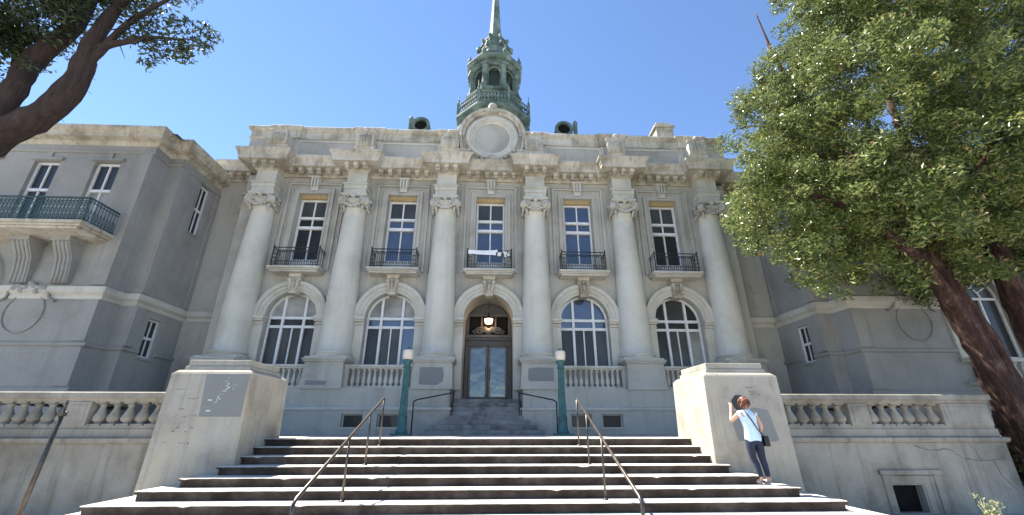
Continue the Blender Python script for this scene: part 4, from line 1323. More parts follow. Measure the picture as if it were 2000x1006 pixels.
# ================================================================== OBJECTS
# ------------------------------------------------------------------ lamp posts on the terrace
def lamp_post(x, label):
    e = empty('lamp_post', (x, -3.0, LAND), label, 'lamp post', 'teal lamp posts by the entrance')
    m = MB()
    m.box(x - 0.30, x + 0.30, -3.30, -2.70, LAND, LAND + 0.06)
    m.lathe([(0.20, LAND + 0.06), (0.20, LAND + 0.11), (0.165, LAND + 0.17), (0.15, LAND + 0.3), (0.145, LAND + 0.5), (0.16, LAND + 0.54), (0.14, LAND + 0.6)], x, -3.0, 16)
    put('foot', m, 'post', e)
    m = MB(); n = 16; vs = []; fs = []
    prof_ = [(0.135, LAND + 0.58), (0.12, 0.9), (0.105, 1.7), (0.10, 1.88)]
    for r, z in prof_:
        for i in range(n * 2):
            a = math.pi * i / n
            q = r * (1.0 if i % 2 else 0.88)
            vs.append((x + q * math.cos(a), -3.0 + q * math.sin(a), z))
    for j in range(len(prof_) - 1):
        for i in range(2 * n):
            i2 = (i + 1) % (2 * n)
            fs.append((j * 2 * n + i, j * 2 * n + i2, (j + 1) * 2 * n + i2, (j + 1) * 2 * n + i))
    m.add(vs, fs)
    put('shaft', m, 'post', e)
    m = MB(); m.lathe([(0.10, 1.86), (0.135, 1.88), (0.135, 1.92), (0.10, 1.95), (0.115, 2.02), (0.16, 2.08), (0.165, 2.14), (0.12, 2.145)], x, -3.0, 16)
    put('collar', m, 'post', e)
    m = MB(); m.lathe([(0.12, 2.146), (0.165, 2.16), (0.185, 2.25), (0.185, 2.42), (0.17, 2.47), (0.10, 2.50)], x, -3.0, 18)
    put('lamp_glass', m, 'lampglass', e)
    m = MB(); m.lathe([(0.12, 2.501), (0.10, 2.53), (0.03, 2.55), (0.02, 2.58)], x, -3.0, 12)
    put('cap', m, 'post', e)
lamp_post(-2.69, 'teal iron lamp post before an arched window with pale drawn blinds')
lamp_post(2.57, 'teal iron lamp post before the arched window with blue reflecting panes')

# ------------------------------------------------------------------ stair handrails
def stair_rail(x, label):
    e = empty('handrail', (x, -9.0, LAND - RISE * 4), label, 'handrail', 'pipe handrails down the main stairs')
    za, ya = 0.66, -6.98
    sl = RISE / TREAD
    yb = -11.30; zb = za + sl * (yb - ya)
    m = MB()
    m.tube([(x, ya + 0.06, za - 0.03), (x, ya, za), (x, yb, zb), (x, yb - 0.07, zb - 0.06), (x, yb - 0.08, zb - 0.2), (x, yb - 0.08, GROUND)], 0.026, 10)
    put('rail', m, 'rail', e)
    for y in (-6.96, -8.02, -9.28):
        k = max(0, math.ceil((-6.85 - y) / TREAD))
        zf = LAND - RISE * k
        m = MB(); m.tube([(x, y, zf), (x, y, za + sl * (y - ya) - 0.01)], 0.021, 8); m.lathe([(0.05, zf), (0.05, zf + 0.015), (0.03, zf + 0.03)], x, y, 10)
        put('post', m, 'rail', e)
stair_rail(-2.40, 'dark pipe handrail on the stairs, on the side of the grey-patched pier')
stair_rail(2.32, 'dark pipe handrail on the stairs, on the side of the person at the plaque')

# ------------------------------------------------------------------ iron rails at the door steps
def door_rail(s, label):
    e = empty('door_rail', (s * 1.9, -2.0, LAND), label, 'handrail', 'iron rails beside the door steps')
    a = Vector((s * 2.42, -2.75, 0.80)); b = Vector((s * 1.24, -1.25, 1.20))
    c = a.lerp(b, 0.08)
    m = MB(); m.tube([(a.x, a.y, LAND), (a.x, a.y, 0.72), a, c + Vector((0, 0, 0.04)), b, b + Vector((-s * 0.04, 0.5, 0.12))], 0.024, 8)
    put('rail', m, 'iron', e)
    m = MB(); m.tube([(b.x, b.y - 0.05, LAND + rs * 3), (b.x, b.y - 0.05, b.z)], 0.02, 8); m.tube([(s * 1.27, b.y + 0.4, LAND + rs * 5), (s * 1.24, b.y + 0.4, 1.28)], 0.016, 8)
    put('post', m, 'iron', e)
door_rail(-1, 'thin black iron rail beside the door steps, towards the pale-blinded arched windows')
door_rail(1, 'thin black iron rail beside the door steps, towards the blue-paned arched window')

# ------------------------------------------------------------------ slim pole before the left terrace wall
e = empty('metal_pole', (-8.3, -8.7, GROUND), 'slim dark metal pole with a bracket at its top, standing before the terrace wall', 'pole')
m = MB(); m.tube([(-8.34, -8.72, GROUND), (-8.22, -8.7, 0.24)], [0.048, 0.036], 10); m.lathe([(0.12, GROUND), (0.12, GROUND + 0.02), (0.06, GROUND + 0.04)], -8.34, -8.72, 12)
put('shaft', m, 'rail', e)
m = MB(); m.box(-8.27, -8.17, -8.75, -8.65, 0.20, 0.30); m.tube([(-8.22, -8.7, 0.28), (-8.205, -8.7, 0.50)], 0.016, 7); m.tube([(-8.26, -8.7, 0.25), (-8.12, -8.7, 0.28)], 0.014, 6)
put('bracket', m, 'rail', e)

# ------------------------------------------------------------------ banner and flowers on the middle balcony
e = empty('banner', (-0.33, -0.52, 7.02), 'narrow white cloth banner with faint grey lettering tied to the middle balcony railing', 'banner')
m = MB(); n = 16; vs = []; fs = []
for i in range(n + 1):
    u = i / n; x = -0.94 + 1.22 * u
    y = -0.515 - 0.012 * math.sin(u * 9)
    zt = 7.31 - 0.02 * math.sin(u * math.pi) ; zb = 7.13 - 0.06 * u
    for yy in (y, y + 0.006):
        vs += [(x, yy, zt), (x, yy, zb)]
for i in range(n):
    a = 4 * i; b = a + 4
    fs += [(a, a + 1, b + 1, b), (a + 2, b + 2, b + 3, a + 3), (a, b, b + 2, a + 2), (a + 1, a + 3, b + 3, b + 1)]
m.add(vs, fs)
put('cloth', m, 'cloth', e)
m = MB(); rr = random.Random(21)
for i in range(15):
    x = -0.80 + i * 0.066
    z = 7.215 - 0.03 * (x + 0.94) / 1.22
    for q in range(2):
        m.tube([(x + rr.uniform(0, .03), -0.532, z + rr.uniform(-.03, .03)), (x + rr.uniform(0, .04), -0.532, z + rr.uniform(-.03, .03))], 0.005, 4)
put('faint_lettering', m, 'ink', e)
e = empty('flower_bunch', (0.60, -0.52, 7.1), 'bunch of white flowers tied to the middle balcony railing beside the banner', 'flowers')
m = MB(); rr = random.Random(2)
for i in range(16):
    c = Vector((0.52 + rr.gauss(0, 0.13), -0.53 + rr.uniform(-0.05, 0.03), 7.12 + rr.gauss(0, 0.08)))
    for q in range(5):
        a = 2 * math.pi * q / 5 + i
        m.ball((c.x + 0.028 * math.cos(a), c.y - 0.01, c.z + 0.028 * math.sin(a)), 0.024, 0.012, 0.024, 6, 4)
put('blossom', m, 'flower', e)
m = MB()
for i in range(22):
    p = Vector((0.62 + rr.gauss(0, 0.17), -0.50 + rr.uniform(-0.03, 0.03), 7.08 + rr.gauss(0, 0.08)))
    d = Vector((rr.uniform(-1, 1), rr.uniform(-.4, .4), rr.uniform(-1, 1))).normalized() * 0.08
    w = Vector((d.z, 0.02, -d.x)) * 0.35
    m.add([p - d, p + w, p + d, p - w], [(0, 1, 2, 3)])
put('leaf_spray', m, 'leafdark', e, fix=False)

# ------------------------------------------------------------------ trees
def leaf_cloud(m, rng, clumps, per, size, droop=0.2, spread=None):
    """clumps: (centre, radius); leaves are folded two-face blades spread through each clump"""
    for c, r in clumps:
        n = int(per * r * r)
        for _ in range(n):
            d = Vector((rng.gauss(0, 1), rng.gauss(0, 1), rng.gauss(0, 1))).normalized() * r * (rng.random() ** 0.45)
            d.z *= 0.75
            p = c + d
            a = Vector((rng.gauss(0, 1), rng.gauss(0, 1), rng.gauss(0, 0.7) - droop)).normalized()
            nrm = (d.normalized() * 0.6 + Vector((rng.gauss(0, 1), rng.gauss(0, 1), rng.gauss(0, 0.8) + 1.1)).normalized())
            w = a.cross(nrm)
            if w.length < 1e-3: continue
            w.normalize()
            s = size * rng.uniform(0.6, 1.35)
            up = w.cross(a) * s * 0.18
            L_ = a * s; W_ = w * s * 0.36
            o = len(m.v)
            m.v += [tuple(p - L_), tuple(p + W_ + up), tuple(p + L_), tuple(p - W_ + up)]
            m.f += [[o, o + 1, o + 2], [o, o + 2, o + 3]]; m.mi += [0, 0]; m.sm += [False, False]

def limb(m, pts, rads, n=12, rng=None, wob=0.06):
    """curved limb through control points with irregular section"""
    P_ = [Vector(p) for p in pts]; out = []; rr_ = []
    for i in range(len(P_) - 1):
        p0 = P_[max(0, i - 1)]; p1 = P_[i]; p2 = P_[i + 1]; p3 = P_[min(len(P_) - 1, i + 2)]
        for q in range(5):
            t = q / 5
            v = 0.5 * ((2 * p1) + (p2 - p0) * t + (2 * p0 - 5 * p1 + 4 * p2 - p3) * t * t + (3 * p1 - p0 - 3 * p2 + p3) * t ** 3)
            out.append(v); rr_.append(rads[i] + (rads[i + 1] - rads[i]) * t)
    out.append(P_[-1]); rr_.append(rads[-1])
    if rng:
        rr_ = [r * rng.uniform(0.92, 1.1) for r in rr_]
    o = len(m.v)
    m.tube(out, rr_, n)
    if rng:                                             # fluted, lumpy surface
        cnt = len(out)
        ph = [rng.uniform(0, 6.28) for _ in range(3)]
        for i in range(cnt):
            for k in range(n):
                a = 2 * math.pi * k / n
                f = 1 + wob * math.sin(2 * a + ph[0] + i * 0.25) + wob * 0.8 * math.sin(3 * a + ph[1] - i * 0.3) + rng.uniform(-wob, wob) * 0.4
                v = Vector(m.v[o + i * n + k])
                m.v[o + i * n + k] = tuple(out[i] + (v - out[i]) * f)

# right-hand tree
rng = random.Random(77)
e = empty('broadleaf_tree', (14.9, -6.0, GROUND), 'big dense sunlit tree with reddish flaking trunks beside the cracked terrace wall', 'tree', 'trees in front of the building')
m = MB()
T = lambda x, y, z: (x, y, z)
limb(m, [T(15.15, -6.0, GROUND - 0.2), T(14.95, -6.0, -0.4), T(14.62, -6.0, 1.4), T(14.40, -6.0, 2.8), T(14.15, -5.9, 4.4), T(13.6, -5.8, 6.4), T(13.0, -5.7, 8.6), T(12.6, -5.6, 11.5)], [0.60, 0.46, 0.36, 0.30, 0.25, 0.2, 0.15, 0.08], 22, rng, 0.16)
limb(m, [T(14.98, -5.95, -0.3), T(14.98, -5.9, 1.4), T(14.86, -5.8, 2.8), T(14.75, -5.7, 4.2), T(14.9, -5.6, 6.2), T(15.3, -5.6, 8.8), T(15.4, -5.6, 12)], [0.36, 0.34, 0.27, 0.22, 0.19, 0.14, 0.08], 20, rng, 0.16)
limb(m, [T(14.4, -6.0, 2.8), T(13.6, -6.3, 4.2), T(12.4, -6.6, 5.4), T(10.9, -6.8, 6.4), T(9.4, -6.8, 7.0)], [0.24, 0.18, 0.14, 0.09, 0.04], 10, rng, 0.07)
limb(m, [T(14.3, -6.0, 3.6), T(13.4, -5.6, 5.6), T(11.9, -5.4, 7.6), T(10.2, -5.4, 9.4)], [0.2, 0.16, 0.1, 0.05], 10, rng, 0.07)
limb(m, [T(13.6, -5.8, 6.4), T(12.0, -6.2, 9.2), T(10.9, -6.4, 11.6), T(10.45, -6.4, 13.6)], [0.15, 0.12, 0.08, 0.03], 8, rng, 0.07)
limb(m, [T(14.9, -5.6, 5.8), T(16.6, -6.4, 8.2), T(18.4, -6.8, 10.4)], [0.16, 0.12, 0.05], 8, rng, 0.07)
limb(m, [T(16.9, -5.9, GROUND - 0.2), T(16.75, -5.9, 1.0), T(16.5, -5.9, 3.0), T(16.5, -5.9, 4.4), T(16.9, -5.8, 6.5), T(17.6, -5.6, 9.5)], [0.50, 0.46, 0.36, 0.30, 0.22, 0.1], 14, rng, 0.12)
put('trunk', m, 'bark', e)
cl = []
def inside(p):
    # rough crown volume: broad dome, lower edge rising towards the stairs side
    x, y, z = p
    lump = 1 + 0.10 * math.sin(1.9 * z + 0.8 * x) + 0.07 * math.sin(3.1 * z - 1.7 * y)
    u = (x - 15.6) / (7.0 * lump); v = (y + 6.2) / (4.2 * lump)
    if u * u + v * v > 1: return False
    k = math.sqrt(max(0, 1 - u * u - v * v))
    return 9.6 - 5.9 * k - max(0, -u) * 0.6 < z < 10.4 + 7.6 * k
def stairs_side(p, r):
    # the crown narrows towards its top on the side facing the stairs
    t = 12.0 / (18.0 + p.y); xs = 0.244 + (p.x - 0.244) * t; zs = p.z * t
    B_ = [(0, 11.0), (3.2, 10.6), (4.2, 9.4), (5.2, 8.2), (6.2, 7.7), (8.0, 8.5), (10.0, 8.7), (11.0, 9.0), (12.0, 10.2), (13.6, 11.0), (15.0, 11.5), (18.0, 11.9), (30, 13)]
    for (z0, x0), (z1, x1) in zip(B_, B_[1:]):
        if z0 <= zs <= z1:
            return xs - r * t > x0 + (x1 - x0) * (zs - z0) / (z1 - z0)
    return True
boughs = []
tries = 0
while len(boughs) < 230 and tries < 60000:
    tries += 1
    p = Vector((rng.uniform(7.6, 21.5), rng.uniform(-10.2, -2.4), rng.uniform(3.6, 18)))
    if not inside(p): continue
    if 12.4 < p.x < 18.5 and p.z < 4.7: continue
    q = Vector(((p.x - 15.6) / 7.0, (p.y + 6.2) / 4.2, (p.z - 10.0) / 7.0))
    if q.length < 0.62 or not stairs_side(p, 0.75): continue
    if p.y > -4.2 and rng.random() < 0.4: continue
    if any((p - o_).length < 1.05 for o_ in boughs): continue
    boughs.append(p)
ctr = Vector((15.2, -6.0, 8.5))
for p in boughs:                                        # each bough carries a dense tuft of twigs on its outer, upper side
    out = (p - ctr).normalized()
    rb = rng.uniform(0.75, 1.2)
    for i in range(rng.randint(8, 12)):
        d = Vector((rng.gauss(0, 1), rng.gauss(0, 1), rng.gauss(0, 0.8))).normalized()
        d = (d + out * 0.55 + Vector((0, 0, 0.25))).normalized()
        cl.append((p + d * rb * rng.uniform(0.45, 0.95), rng.uniform(0.26, 0.46)))
for i in range(330):                                    # thin inner foliage
    p = Vector((rng.uniform(9.5, 21), rng.uniform(-8.5, -3.5), rng.uniform(5.2, 15)))
    q = Vector(((p.x - 15.6) / 7.0, (p.y + 6.2) / 4.2, (p.z - 10.0) / 7.0))
    if q.length < 0.75 and stairs_side(p, 1.2) and not (12.4 < p.x < 18.5 and p.z < 5.2): cl.append((p, rng.uniform(0.5, 0.8)))
# hanging sprays at the lower left edge, as seen against the building
for x, z, r in ((7.9, 6.0, 0.55), (7.7, 6.5, 0.45), (8.3, 5.6, 0.5), (8.8, 5.2, 0.55), (9.4, 4.9, 0.5), (9.9, 4.4, 0.5), (10.2, 3.9, 0.42), (10.25, 3.55, 0.3), (10.9, 4.7, 0.55), (11.6, 4.6, 0.6), (12.2, 4.3, 0.5), (12.7, 3.9, 0.45), (13.1, 4.4, 0.5), (8.4, 7.2, 0.6), (8.6, 8.3, 0.6), (8.5, 9.4, 0.55), (8.8, 10.4, 0.55), (9.2, 11.2, 0.55), (9.7, 11.9, 0.6), (10.3, 12.6, 0.55), (10.0, 6.0, 0.7), (9.3, 6.6, 0.7), (9.2, 7.8, 0.7), (9.6, 9.2, 0.75), (10.2, 10.4, 0.75), (10.9, 11.4, 0.8), (10.6, 7.2, 0.75), (11.3, 5.8, 0.7), (12.3, 5.6, 0.7)):
    cl.append((Vector((x, -6.4 + rng.uniform(-0.7, 0.7), z)), r))
m = MB(); leaf_cloud(m, rng, cl, 740, 0.076)
put('crown', m, 'leaf', e, fix=False)
# bare spike above the crown's shoulder
m = MB(); limb(m, [T(10.9, -6.4, 11.6), T(10.55, -6.4, 13.3), T(10.35, -6.4, 15.2)], [0.06, 0.045, 0.02], 7)
put('dead_branch', m, 'bark', e)

# left-hand tree, seen from beneath in its own shade
rng = random.Random(31)
e = empty('broadleaf_tree', (-13.9, -9.2, GROUND), 'dark tree with thick curving brown limbs overhanging the balconied wing', 'tree', 'trees in front of the building')
m = MB()
limb(m, [T(-14.4, -9.2, GROUND - 0.2), T(-13.9, -9.2, 1.5), T(-13.1, -9.1, 4.2), T(-12.4, -9.05, 5.7), T(-11.7, -9.0, 6.65), T(-10.95, -9.0, 7.3), T(-10.62, -9.0, 8.3), T(-10.72, -9.0, 9.4), T(-10.6, -9.0, 10.6), T(-10.2, -9.0, 12.2)], [0.8, 0.62, 0.50, 0.42, 0.34, 0.28, 0.24, 0.2, 0.17, 0.12], 16, rng, 0.07)
limb(m, [T(-12.7, -9.05, 5.2), T(-12.35, -9.0, 6.6), T(-12.15, -8.9, 7.8), T(-12.1, -8.9, 9.0), T(-11.5, -8.9, 10.4), T(-11.6, -8.9, 12.5)], [0.38, 0.30, 0.26, 0.24, 0.2, 0.12], 14, rng, 0.08)
limb(m, [T(-10.85, -9.0, 9.1), T(-10.3, -9.0, 9.55), T(-9.7, -9.0, 9.75), T(-9.1, -9.0, 9.9), T(-8.4, -9.0, 9.85)], [0.13, 0.09, 0.07, 0.05, 0.02], 9, rng, 0.05)
limb(m, [T(-10.7, -9.0, 8.6), T(-10.4, -9.0, 9.3), T(-10.0, -9.0, 10.4), T(-9.2, -9.0, 11.4)], [0.13, 0.1, 0.08, 0.04], 9, rng, 0.05)
limb(m, [T(-12.13, -8.9, 7.9), T(-12.6, -8.9, 9.4), T(-13.5, -8.9, 10.6)], [0.16, 0.14, 0.08], 10, rng, 0.06)
for i in range(16):                                       # fine twigs
    a = Vector((rng.uniform(-10.8, -8.6), -9.0 + rng.uniform(-.2, .2), rng.uniform(9.6, 10.4)))
    b = a + Vector((rng.uniform(-.1, .7), rng.uniform(-.2, .2), rng.uniform(-.6, .3)))
    m.tube([a, a.lerp(b, 0.5) + Vector((0, 0, rng.uniform(-.08, .08))), b], [0.018, 0.012, 0.005], 5)
for a, b in (((-10.75, -9.0, 8.2), (-10.1, -9.0, 7.9)), ((-10.95, -9.0, 7.45), (-10.45, -9.0, 7.0)), ((-10.7, -9, 8.5), (-10.15, -9, 8.35))):
    m.tube([a, ((a[0] + b[0]) / 2, a[1], (a[2] + b[2]) / 2 + 0.06), b], [0.014, 0.009, 0.004], 5)
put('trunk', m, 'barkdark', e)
cl = []
for x, z, r in ((-9.9, 9.95, 0.30), (-9.5, 10.05, 0.38), (-9.2, 9.75, 0.42), (-9.0, 9.35, 0.34), (-9.05, 8.95, 0.24), (-8.7, 9.9, 0.4), (-8.3, 9.7, 0.36), (-8.2, 9.3, 0.28), (-7.95, 9.85, 0.32), (-7.7, 9.6, 0.26), (-8.55, 9.25, 0.22), (-8.45, 10.3, 0.35), (-9.1, 10.45, 0.4), (-9.7, 10.6, 0.4), (-7.6, 10.05, 0.24), (-8.0, 10.4, 0.28)):
    cl.append((Vector((x, -9.0 + rng.uniform(-.2, .2), z)), r))
for i in range(190):
    p = Vector((rng.uniform(-16.5, -9.6), rng.uniform(-11.0, -8.4), rng.uniform(8.8, 15.5)))
    if p.z < 10.2 and p.x > -11.6: continue
    if p.x > -11.0 and p.z < 10.8 and rng.random() < 0.7: continue
    cl.append((p, rng.uniform(0.4, 0.8)))
for x, z, r in ((-12.9, 9.2, 0.6), (-12.4, 9.7, 0.6), (-11.9, 9.9, 0.55), (-13.2, 8.6, 0.6), (-12.2, 8.9, 0.4), (-11.5, 9.5, 0.35), (-12.9, 10.2, 0.7), (-11.6, 8.5, 0.25), (-13.6, 9.4, 0.7), (-11.3, 9.9, 0.4), (-11.2, 10.4, 0.4), (-12.6, 9.5, 0.6), (-13.0, 9.0, 0.6), (-12.3, 10.3, 0.6), (-13.3, 10.0, 0.7), (-11.7, 10.5, 0.5), (-10.9, 10.9, 0.45), (-12.75, 8.3, 0.45), (-13.0, 7.7, 0.4)):
    cl.append((Vector((x, -9.2 + rng.uniform(-.4, .2), z)), r))
m = MB(); leaf_cloud(m, rng, cl, 560, 0.085)
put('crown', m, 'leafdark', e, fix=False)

rng = random.Random(4)
e = empty('filler_shrub', (14.6, -4.6, GROUND), 'guessed dark bush added to blacken the gap between the terrace wall end and the reddish trunk', 'filler_shrub')  # guessed plant, added to make the gap past the wall end dark
m = MB()
for i in range(8):
    a = Vector((14.5 + rng.uniform(-.3, .3), -4.6 + rng.uniform(-.3, .3), GROUND))
    m.tube([a, a + Vector((rng.uniform(-.6, .6), rng.uniform(-.4, .4), rng.uniform(1.0, 1.9)))], [0.03, 0.008], 5)
put('stem', m, 'barkdark', e)
m = MB(); leaf_cloud(m, rng, [(Vector((14.6 + rng.uniform(-1.1, 1.3), -4.6 + rng.uniform(-.8, .8), GROUND + rng.uniform(.25, 2.0))), 0.5) for _ in range(34)], 520, 0.08)
put('foliage', m, 'leafdark', e, fix=False)

# small pale plant at the foot of the cracked wall
rng = random.Random(9)
e = empty('garden_plant', (10.85, -8.0, GROUND), 'small pale-leaved plant growing at the foot of the cracked terrace wall', 'plant')
m = MB()
for i in range(7):
    a = Vector((10.85 + rng.uniform(-.06, .06), -8.0 + rng.uniform(-.06, .06), GROUND))
    b = a + Vector((rng.uniform(-.14, .14), rng.uniform(-.12, .12), rng.uniform(0.32, 0.58)))
    m.tube([a, a.lerp(b, 0.5) + Vector((rng.uniform(-.03, .03), 0, 0)), b], [0.010, 0.008, 0.004], 5)
put('stem', m, 'leafpale', e)
m = MB(); leaf_cloud(m, rng, [(Vector((10.85 + rng.uniform(-.15, .15), -8.0 + rng.uniform(-.12, .12), GROUND + rng.uniform(.12, .55))), 0.12) for _ in range(12)], 900, 0.045)
put('foliage', m, 'leafpale', e, fix=False)

# ------------------------------------------------------------------ the person at the plaque
def skin_mesh(name, joints, edges, root, sub=2):
    """one continuous surface grown round a skeleton: joints {key: (point, radius or (rx, ry))}"""
    keys = list(joints)
    me = bpy.data.meshes.new(name)
    me.from_pydata([joints[k][0] for k in keys], [(keys.index(a), keys.index(b)) for a, b in edges], [])
    o = bpy.data.objects.new(name, me); col.objects.link(o)
    sk = o.modifiers.new('skin', 'SKIN'); sk.use_smooth_shade = True
    su = o.modifiers.new('sub', 'SUBSURF'); su.levels = sub; su.render_levels = sub
    if not me.skin_vertices: me.skin_vertices.new()
    for i, k in enumerate(keys):
        r = joints[k][1]
        sv = me.skin_vertices[0].data[i]
        sv.radius = (r, r) if not isinstance(r, tuple) else r
        sv.use_root = (k == root)
    dg = bpy.context.evaluated_depsgraph_get(); dg.update()
    out = bpy.data.meshes.new_from_object(o.evaluated_get(dg))
    bpy.data.objects.remove(o); bpy.data.meshes.remove(me)
    for p in out.polygons: p.use_smooth = True
    return out
PX, PY = 5.66, -8.62
ZP = LAND - RISE * 5
def W(x, y, z):                                          # figure coordinates: she faces +y, feet at z = 0
    return (PX + x, PY + y, ZP + z)
per = empty('person', W(0, 0, 0), 'person in a pale blue sleeveless top and dark jeans, one hand raised to the plaque', 'person')
J = {'pelvis': (W(0.0, 0, 0.90), (0.105, 0.075)), 'waist': (W(-0.01, 0.0, 1.03), (0.095, 0.07)), 'chest': (W(-0.03, 0.0, 1.22), (0.135, 0.095)), 'uchest': (W(-0.04, 0.0, 1.33), (0.12, 0.085)),
     'neck': (W(-0.045, 0.0, 1.41), 0.055), 'nk2': (W(-0.05, 0.015, 1.46), 0.052), 'head0': (W(-0.055, 0.03, 1.50), (0.07, 0.085)), 'head1': (W(-0.06, 0.02, 1.57), (0.078, 0.095)), 'head2': (W(-0.06, 0.015, 1.635), (0.055, 0.065)),
     'shL': (W(-0.19, 0.0, 1.345), 0.058), 'elL': (W(-0.30, 0.16, 1.20), 0.042), 'elL2': (W(-0.30, 0.18, 1.21), 0.042), 'wrL': (W(-0.20, 0.30, 1.42), 0.027), 'palmL': (W(-0.17, 0.34, 1.50), (0.038, 0.018)),
     'shR': (W(0.12, 0.0, 1.33), 0.058), 'elR': (W(0.21, -0.03, 1.08), 0.042), 'wrR': (W(0.20, 0.09, 0.90), 0.028), 'palmR': (W(0.19, 0.13, 0.83), (0.02, 0.038)),
     'hipL': (W(-0.085, 0, 0.82), 0.08), 'knL': (W(-0.06, 0.03, 0.47), 0.062), 'caL': (W(-0.02, 0.0, 0.33), 0.056), 'anL': (W(0.0, -0.02, 0.09), 0.036), 'ftL': (W(-0.10, 0.06, 0.045), 0.036), 'toeL': (W(-0.17, 0.09, 0.03), 0.026),
     'hipR': (W(0.09, 0, 0.82), 0.08), 'knR': (W(0.12, 0.02, 0.47), 0.062), 'caR': (W(0.14, 0.0, 0.33), 0.056), 'anR': (W(0.15, -0.02, 0.09), 0.036), 'ftR': (W(0.13, 0.08, 0.045), 0.036), 'toeR': (W(0.12, 0.15, 0.03), 0.026)}
E_ = [('pelvis', 'waist'), ('waist', 'chest'), ('chest', 'uchest'), ('uchest', 'neck'), ('neck', 'nk2'), ('nk2', 'head0'), ('head0', 'head1'), ('head1', 'head2'),
      ('uchest', 'shL'), ('shL', 'elL'), ('elL', 'elL2'), ('elL2', 'wrL'), ('wrL', 'palmL'), ('uchest', 'shR'), ('shR', 'elR'), ('elR', 'wrR'), ('wrR', 'palmR'),
      ('pelvis', 'hipL'), ('hipL', 'knL'), ('knL', 'caL'), ('caL', 'anL'), ('anL', 'ftL'), ('ftL', 'toeL'), ('pelvis', 'hipR'), ('hipR', 'knR'), ('knR', 'caR'), ('caR', 'anR'), ('anR', 'ftR'), ('ftR', 'toeR')]
def fingers(side, palm, d, across, curl):
    p = Vector(palm); d = Vector(d).normalized(); a = Vector(across).normalized(); c = Vector(curl).normalized()
    for i, (off, ln) in enumerate(((-0.030, 0.062), (-0.011, 0.074), (0.009, 0.07), (0.028, 0.054))):
        q = p + a * off + d * 0.028
        k = 'f%s%d' % (side, i)
        J[k + 'a'] = (tuple(q), 0.0095); J[k + 'b'] = (tuple(q + d * ln * 0.55 + c * ln * 0.12), 0.0085); J[k + 'c'] = (tuple(q + d * ln + c * ln * 0.4), 0.007)
        E_.extend([('palm' + side, k + 'a'), (k + 'a', k + 'b'), (k + 'b', k + 'c')])
    q = p - a * 0.036 - d * 0.02
    J['t%sa' % side] = (tuple(q), 0.011); J['t%sb' % side] = (tuple(q - a * 0.025 + d * 0.035 + c * 0.01), 0.009); J['t%sc' % side] = (tuple(q - a * 0.03 + d * 0.062 + c * 0.02), 0.0075)
    E_.extend([('palm' + side, 't%sa' % side), ('t%sa' % side, 't%sb' % side), ('t%sb' % side, 't%sc' % side)])
fingers('L', J['palmL'][0], (0.25, 0.5, 0.8), (-0.95, 0.1, 0.3), (0, 0.9, -0.4))
fingers('R', J['palmR'][0], (-0.1, 0.35, -0.9), (0.1, -0.9, -0.3), (-0.9, 0.2, 0.1))
body = skin_mesh('body', J, E_, 'pelvis', 2); body.materials.append(M['skin'])
put('body', body, None, per)
# face: brow, nose, lips, ears (turned to the plaque)
m = MB()
m.ball(W(-0.075, 0.125, 1.535), 0.014, 0.022, 0.024, 8, 6)
for s in (-1, 1):
    m.ball(W(-0.058 + s * 0.083, 0.015, 1.545), 0.012, 0.022, 0.032, 8, 6)
m.ball(W(-0.07, 0.108, 1.492), 0.024, 0.012, 0.010, 8, 6)
put('face', m, 'skin', per)
# clothes
m = MB()
rings = [(0.80, 0.0, 0.158, 0.125), (0.86, 0.0, 0.166, 0.13), (0.95, -0.003, 0.160, 0.125), (1.05, -0.01, 0.150, 0.118), (1.15, -0.022, 0.155, 0.12), (1.24, -0.032, 0.168, 0.12), (1.31, -0.038, 0.176, 0.108), (1.355, -0.041, 0.155, 0.092), (1.39, -0.044, 0.105, 0.078), (1.415, -0.046, 0.075, 0.066)]
n = 22; vs = []; fs = []
rr = random.Random(6)
for j, (z, cx_, rx, ry) in enumerate(rings):
    for i in range(n):
        a = 2 * math.pi * i / n
        f = 1 + (0.022 * math.sin(5 * a + j) + rr.uniform(-0.012, 0.012)) * (1 if j < 7 else 0.3)
        vs.append(W(cx_ + rx * f * math.cos(a), ry * f * math.sin(a), z + (0.012 * math.sin(3 * a) if j == 0 else 0)))
for j in range(len(rings) - 1):
    for i in range(n):
        fs.append((j * n + i, j * n + (i + 1) % n, (j + 1) * n + (i + 1) % n, (j + 1) * n + i))
m.add(vs, fs, 0, True)
m.ball(W(-0.19, 0.0, 1.335), 0.066, 0.07, 0.06, 10, 7); m.ball(W(0.115, 0.0, 1.322), 0.066, 0.07, 0.06, 10, 7)
put('sleeveless_top', m, 'shirt', per)
Tj = {'wst': (W(0.0, 0, 1.0), (0.13, 0.10)), 'pel': (W(0.0, 0, 0.90), (0.15, 0.118)), 'hipL': (W(-0.085, 0, 0.82), 0.108), 'thL': (W(-0.075, 0.015, 0.64), 0.088), 'knL': (W(-0.06, 0.03, 0.47), 0.070), 'caL': (W(-0.02, 0.0, 0.33), 0.064), 'anL': (W(0.0, -0.02, 0.11), 0.047),
      'hipR': (W(0.09, 0, 0.82), 0.108), 'thR': (W(0.105, 0.01, 0.64), 0.088), 'knR': (W(0.12, 0.02, 0.47), 0.070), 'caR': (W(0.14, 0.0, 0.33), 0.064), 'anR': (W(0.15, -0.02, 0.11), 0.047)}
jm = skin_mesh('jeans', Tj, [('wst', 'pel'), ('pel', 'hipL'), ('hipL', 'thL'), ('thL', 'knL'), ('knL', 'caL'), ('caL', 'anL'), ('pel', 'hipR'), ('hipR', 'thR'), ('thR', 'knR'), ('knR', 'caR'), ('caR', 'anR')], 'pel', 2)
jm.materials.append(M['jeans']); put('jeans', jm, None, per)
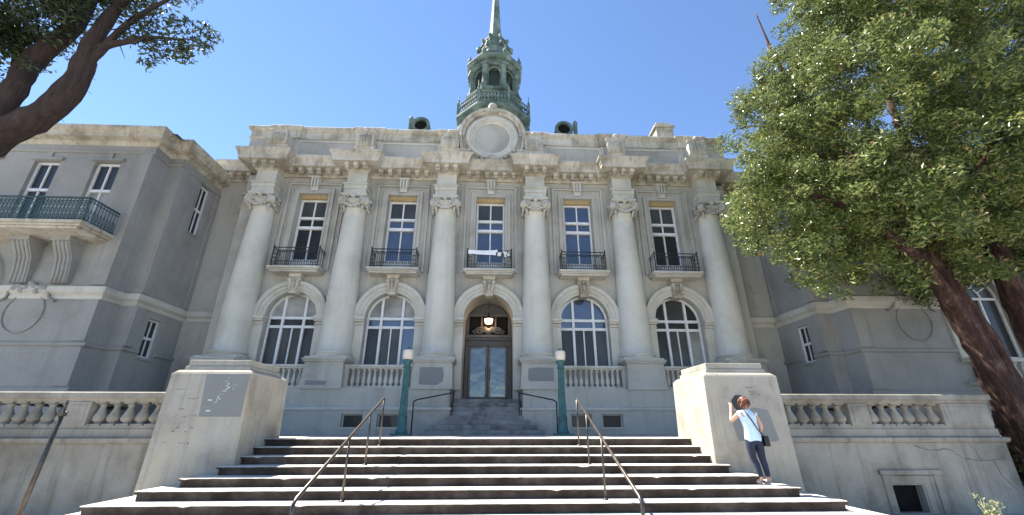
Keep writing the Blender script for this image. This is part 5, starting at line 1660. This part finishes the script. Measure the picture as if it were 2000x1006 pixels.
for k, (a, f, t) in enumerate((('anL', 'ftL', 'toeL'), ('anR', 'ftR', 'toeR'))):
    pa, pf, pt = (Vector(J[q][0]) for q in (a, f, t))
    heel = pa + (pa - pf) * 0.25; heel.z = ZP + 0.045
    D_ = {'an': (tuple(pa + Vector((0, 0, -0.02))), 0.045), 'he': (tuple(heel), 0.042), 'ft': (tuple(Vector((pf.x, pf.y, ZP + 0.048))), (0.05, 0.046)), 'to': (tuple(Vector((pt.x, pt.y, ZP + 0.036))), (0.042, 0.034))}
    smh = skin_mesh('shoe', D_, [('an', 'he'), ('he', 'ft'), ('ft', 'to')], 'he', 2); smh.materials.append(M['shoe'])
    put('shoe', smh, None, per)
m = MB()
hc = Vector(W(-0.06, 0.005, 1.585))
rr = random.Random(14)
m.ball(tuple(hc + Vector((0, -0.012, 0))), 0.102, 0.108, 0.098, 16, 11)
for i in range(70):                                      # short tousled strands
    a = rr.uniform(0, 6.28); t = rr.uniform(-0.9, 1.3)
    d = Vector((math.cos(a) * math.cos(t), math.sin(a) * math.cos(t), math.sin(t)))
    if d.y > 0.45 and d.z < 0.5: continue
    p = hc + Vector((d.x * 0.10, d.y * 0.105 - 0.012, d.z * 0.095))
    m.tube([p, p + d * 0.012 + Vector((0, 0, -0.03)), p + d * 0.018 + Vector((rr.uniform(-.01, .01), 0, -0.065))], [0.016, 0.013, 0.004], 5)
put('hair', m, 'hair', per)
# shoulder bag with a long strap across the back
e = empty('shoulder_bag', W(0.22, -0.04, 0.76), 'small black bag hanging at the hip on a strap across the pale blue top', 'bag')
m = MB()
m.taper(PX + 0.225, PY - 0.02, ZP + 0.70, 0.055, 0.10, ZP + 0.90, 0.045, 0.09)
o = bevel(put('pouch', m, 'bag', e), 0.02, 3)
m = MB()
pts_ = [W(-0.125, 0.05, 1.41), W(-0.13, -0.02, 1.425), W(-0.10, -0.115, 1.33), W(-0.02, -0.137, 1.17), W(0.06, -0.135, 1.02), W(0.13, -0.115, 0.94), W(0.21, -0.06, 0.89)]
m.tube(pts_, 0.011, 6)
put('strap', m, 'bag', e)
